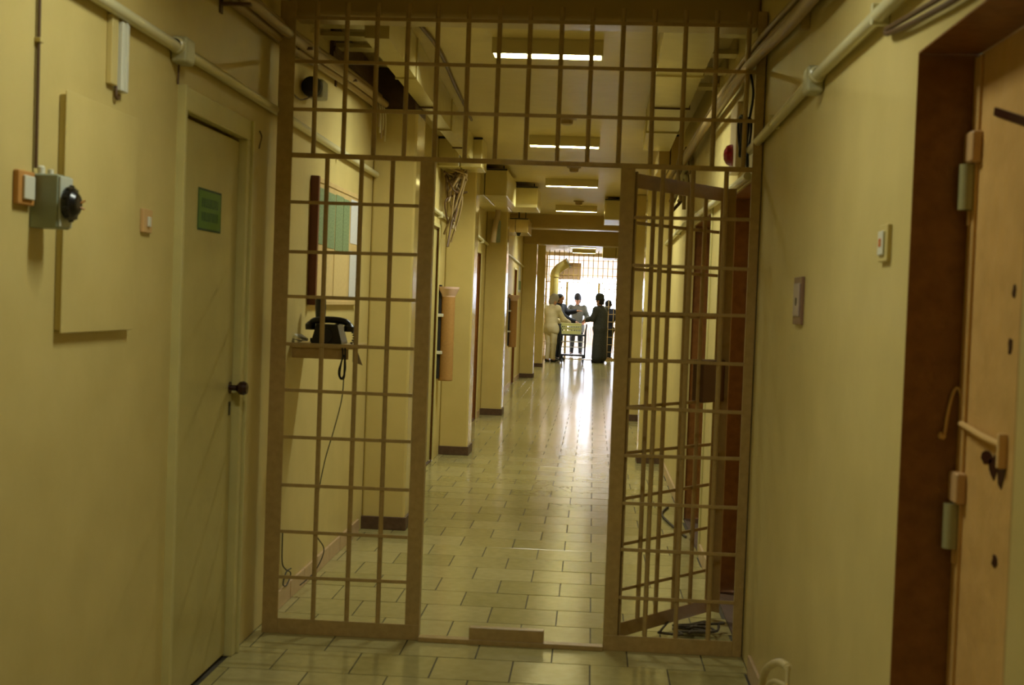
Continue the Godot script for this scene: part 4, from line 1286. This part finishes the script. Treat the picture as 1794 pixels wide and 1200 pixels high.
func stand(h: float, lean := Vector3.ZERO, spread := 0.10, turn := 0.0) -> Dictionary:
	# upright skeleton of height h facing +z, turned about y; arms hang until a pose moves them
	var s := h / 1.75
	var j := {"pelvis": Vector3(0, 0.93, 0), "waist": Vector3(0, 1.08, 0), "chest": Vector3(0, 1.28, 0), "neck": Vector3(0, 1.47, -0.01), "head": Vector3(0, 1.63, 0.02),
		"sl": Vector3(0.19, 1.41, 0), "sr": Vector3(-0.19, 1.41, 0), "el": Vector3(0.235, 1.13, -0.02), "er": Vector3(-0.235, 1.13, -0.02), "wl": Vector3(0.24, 0.88, 0.06), "wr": Vector3(-0.24, 0.88, 0.06),
		"hl": Vector3(0.095, 0.90, 0), "hr": Vector3(-0.095, 0.90, 0), "kl": Vector3(spread, 0.50, 0.015), "kr": Vector3(-spread, 0.50, 0.015), "al": Vector3(spread + 0.01, 0.09, -0.02), "ar": Vector3(-spread - 0.01, 0.09, -0.02)}
	var b := Basis(Vector3.UP, turn)
	for k in j.keys():
		j[k] = b * (j[k] * s) + lean * clampf((j[k].y - 0.5) / 1.2, 0.0, 1.0)
	j["face"] = b * Vector3(0, 0, 1)
	j["toel"] = b * Vector3(0.2, 0, 1).normalized(); j["toer"] = b * Vector3(-0.2, 0, 1).normalized()
	return j

func build_people() -> void:
	# left: cream jacket and trousers, seen from behind on the right side, bent over the trolley
	var j := stand(1.72, Vector3(-0.02, -0.01, -0.06), 0.085, 2.55)
	j.head += Vector3(0.02, -0.04, -0.03); j.neck += Vector3(0.01, -0.01, -0.02); j.face = Vector3(0.75, -0.35, -0.55)
	j.er = Vector3(0.30, 1.10, -0.12); j.wr = Vector3(0.46, 1.02, -0.30); j.el = Vector3(0.05, 1.10, -0.36); j.wl = Vector3(0.28, 1.02, -0.50)
	person(P(-1.07, 0, 34.0), "person in cream jacket and trousers leaning over the trolley, back turned", j, {"trousers": M.cream, "coat": M.cream, "hair": M.greyhair, "cap": M.greyhair, "peak": false, "hem": 0.06, "flare": 0.0, "bulk": 1.04})
	# behind: dark clothed, arm stretched out to the right
	j = stand(1.76, Vector3(0.02, 0, 0.04), 0.09, 1.0)
	j.el = Vector3(0.24, 1.28, -0.10); j.wl = Vector3(0.48, 1.33, -0.02); j.er = Vector3(0.22, 1.13, 0.16); j.wr = Vector3(0.46, 1.05, 0.24); j.face = Vector3(0.9, -0.05, 0.35)
	person(P(-0.93, 0, 35.0), "dark clothed person half hidden behind the cream jacket, arm stretched out", j, {"trousers": M.navy, "coat": M.navy, "hair": M.darkhair, "bulk": 0.95})
	# middle: cap and pale camouflage jacket, facing the trolley
	j = stand(1.74, Vector3(0, 0, 0.03), 0.12, 0.05)
	j.el = Vector3(0.30, 1.14, 0.06); j.wl = Vector3(0.22, 1.02, 0.26); j.er = Vector3(-0.30, 1.18, 0.05); j.wr = Vector3(-0.36, 1.22, 0.26); j.face = Vector3(-0.35, -0.10, 0.9)
	person(P(-0.47, 0, 38.6), "person in pale camouflage jacket and peaked cap facing the trolley from behind", j, {"trousers": M.charcoal, "coat": M.camolight, "hair": M.darkhair, "cap": M.charcoal, "hem": 0.12, "bulk": 1.1})
	# right: long dark camouflage coat to the ankles
	j = stand(1.72, Vector3(-0.02, 0, 0.0), 0.09, -2.2)
	j.er = Vector3(-0.20, 1.16, -0.22); j.wr = Vector3(-0.38, 1.10, -0.34); j.el = Vector3(-0.22, 1.15, 0.16); j.wl = Vector3(-0.36, 1.12, -0.02); j.face = Vector3(-0.85, -0.05, -0.4)
	person(P(0.20, 0, 34.4), "person in long dark camouflage coat and cap on the trolley's right", j, {"trousers": M.charcoal, "coat": M.camo, "coat_name": "long_coat", "hair": M.darkhair, "cap": M.camo, "peak": true, "hem": 0.72, "flare": 0.02, "bulk": 1.2})
	# right, behind: dark figure with elbow out
	j = stand(1.64, Vector3(0.02, 0, 0), 0.09, 2.9)
	j.er = Vector3(0.20, 1.20, 0.16); j.wr = Vector3(0.10, 1.02, 0.02); j.sr = Vector3(0.15, 1.33, 0.02); j.sl = Vector3(-0.15, 1.33, 0.0); j.el = Vector3(-0.27, 1.10, 0.0); j.wl = Vector3(-0.28, 0.86, -0.06)
	person(P(0.39, 0, 36.5), "dark figure half hidden behind the long camouflage coat, elbow out", j, {"trousers": M.charcoal, "coat": M.navy, "hair": M.darkhair, "bulk": 0.98})

func build_far_things() -> void:
	build_people()
	# trolley with raised handles
	var t := base("trolley", P(-0.49, 0, 33.4), "dark two-deck steel trolley with raised end handles", "trolley")
	for s in [-1.0, 1.0]:
		var st := mb()
		var x: float = s * 0.31
		tube(st, curve([Vector3(x, 0.16, 0.24), Vector3(x, 0.76, 0.24), Vector3(x + s * 0.02, 0.94, 0.22), Vector3(x + s * 0.02, 1.00, 0.14), Vector3(x + s * 0.02, 1.00, -0.14), Vector3(x + s * 0.02, 0.94, -0.22), Vector3(x, 0.76, -0.24), Vector3(x, 0.16, -0.24)], 4), 0.020, 8)
		obj("end_frame", st, M.cart, t)
	piece("top_deck", t, Vector3(-0.32, 0.71, 0.25), Vector3(0.32, 0.75, -0.25), M.cart, 0.006)
	piece("lower_deck", t, Vector3(-0.32, 0.20, 0.25), Vector3(0.32, 0.24, -0.25), M.cart, 0.006)
	for y in [0.42, 0.56]:
		for z in [0.24, -0.24]:
			var st := mb()
			tube(st, [Vector3(-0.31, y, z), Vector3(0.31, y, z)], 0.008, 6)
			obj("side_rod", st, M.steel, t)
	for x in [-0.27, 0.27]:
		for z in [0.19, -0.19]:
			var st := mb()
			lathe(st, [Vector2(0, -0.017), Vector2(0.045, -0.017), Vector2(0.055, -0.010), Vector2(0.055, 0.010), Vector2(0.045, 0.017), Vector2(0, 0.017)], Transform3D(Basis(Vector3(0, 0, 1), PI / 2), Vector3(x, 0.055, z)), 14)
			var wheel := obj("castor", st, M.black, t)
			st = mb()
			bx(st, Vector3(x - 0.028, 0.05, z - 0.02), Vector3(x - 0.020, 0.20, z + 0.02)); bx(st, Vector3(x + 0.020, 0.05, z - 0.02), Vector3(x + 0.028, 0.20, z + 0.02))
			bx(st, Vector3(x - 0.028, 0.14, z - 0.025), Vector3(x + 0.028, 0.20, z + 0.025), 0.004)
			obj("fork", st, M.cart, wheel)
	# slotted crate on the trolley
	t = base("slotted_crate", P(-0.545, 0.752, 33.4), "pale yellow-green slotted plastic crate on the trolley", "crate")
	var st := mb()
	bx(st, Vector3(-0.245, 0, -0.17), Vector3(0.245, 0.012, 0.17))
	obj("bottom", st, M.crate, t)
	for z in [0.17, -0.17]:
		st = mb()
		for r in [[0.0, 0.075], [0.115, 0.165], [0.205, 0.27]]:
			bx(st, Vector3(-0.25, r[0], z - 0.005), Vector3(0.25, r[1], z + 0.005))
		for k in 12:
			var x := -0.25 + k * 0.0443
			bx(st, Vector3(x, 0.07, z - 0.005), Vector3(x + 0.014, 0.21, z + 0.005))
		bx(st, Vector3(-0.26, 0.255, z - 0.014), Vector3(0.26, 0.275, z + 0.014), 0.004)
		obj("side", st, M.crate, t)
	for x in [-0.25, 0.25]:
		st = mb()
		bx(st, Vector3(x - 0.005, 0, -0.17), Vector3(x + 0.005, 0.16, 0.17)); bx(st, Vector3(x - 0.005, 0.21, -0.17), Vector3(x + 0.005, 0.27, 0.17))
		bx(st, Vector3(x - 0.005, 0.16, -0.17), Vector3(x + 0.005, 0.21, -0.06)); bx(st, Vector3(x - 0.005, 0.16, 0.06), Vector3(x + 0.005, 0.21, 0.17))
		bx(st, Vector3(x - 0.014, 0.255, -0.18), Vector3(x + 0.014, 0.275, 0.18), 0.004)
		obj("end", st, M.crate, t)
	# fat bent ventilation pipe at the corridor end
	t = base("vent_pipe", P(-1.08, 0, 35.4), "fat cream ventilation pipe with an elbow at the corridor's left end", "pipe")
	st = mb()
	tube(st, [Vector3(0, 0.0, 0), Vector3(0, 2.25, 0)], 0.115, 20)
	obj("riser", st, M.duct, t)
	st = mb()
	tube(st, [Vector3(0, 2.25, 0), Vector3(0.03, 2.36, 0), Vector3(0.12, 2.47, 0), Vector3(0.24, 2.55, 0), Vector3(0.36, 2.62, 0.02)], 0.125, 20)
	obj("elbow", st, M.duct, t)
	st = mb()
	lathe(st, [Vector2(0.12, -0.02), Vector2(0.142, -0.02), Vector2(0.142, 0.02), Vector2(0.12, 0.02)], Transform3D(Basis(Vector3(0, 0, 1), -1.05), Vector3(0.36, 2.62, 0.02)), 20)
	obj("rim", st, M.steel, t)
	st = mb()
	lathe(st, [Vector2(0.116, -0.02), Vector2(0.132, -0.02), Vector2(0.132, 0.02), Vector2(0.116, 0.02)], Transform3D(Basis(), Vector3(0, 2.25, 0)), 20)
	obj("collar", st, M.duct, t)
	# brownish board on the far partition
	t = base("transom_board", P(-1.0, 2.18, 36.012), "brownish flat board behind the upper bars of the distant partition", "board")
	piece("sheet", t, Vector3(0, 0, 0), Vector3(0.62, 0.46, -0.02), M.panel, 0.003)
	piece("batten", t, Vector3(0, 0.0, 0.0), Vector3(0.62, 0.035, 0.012), M.panel, 0.002)
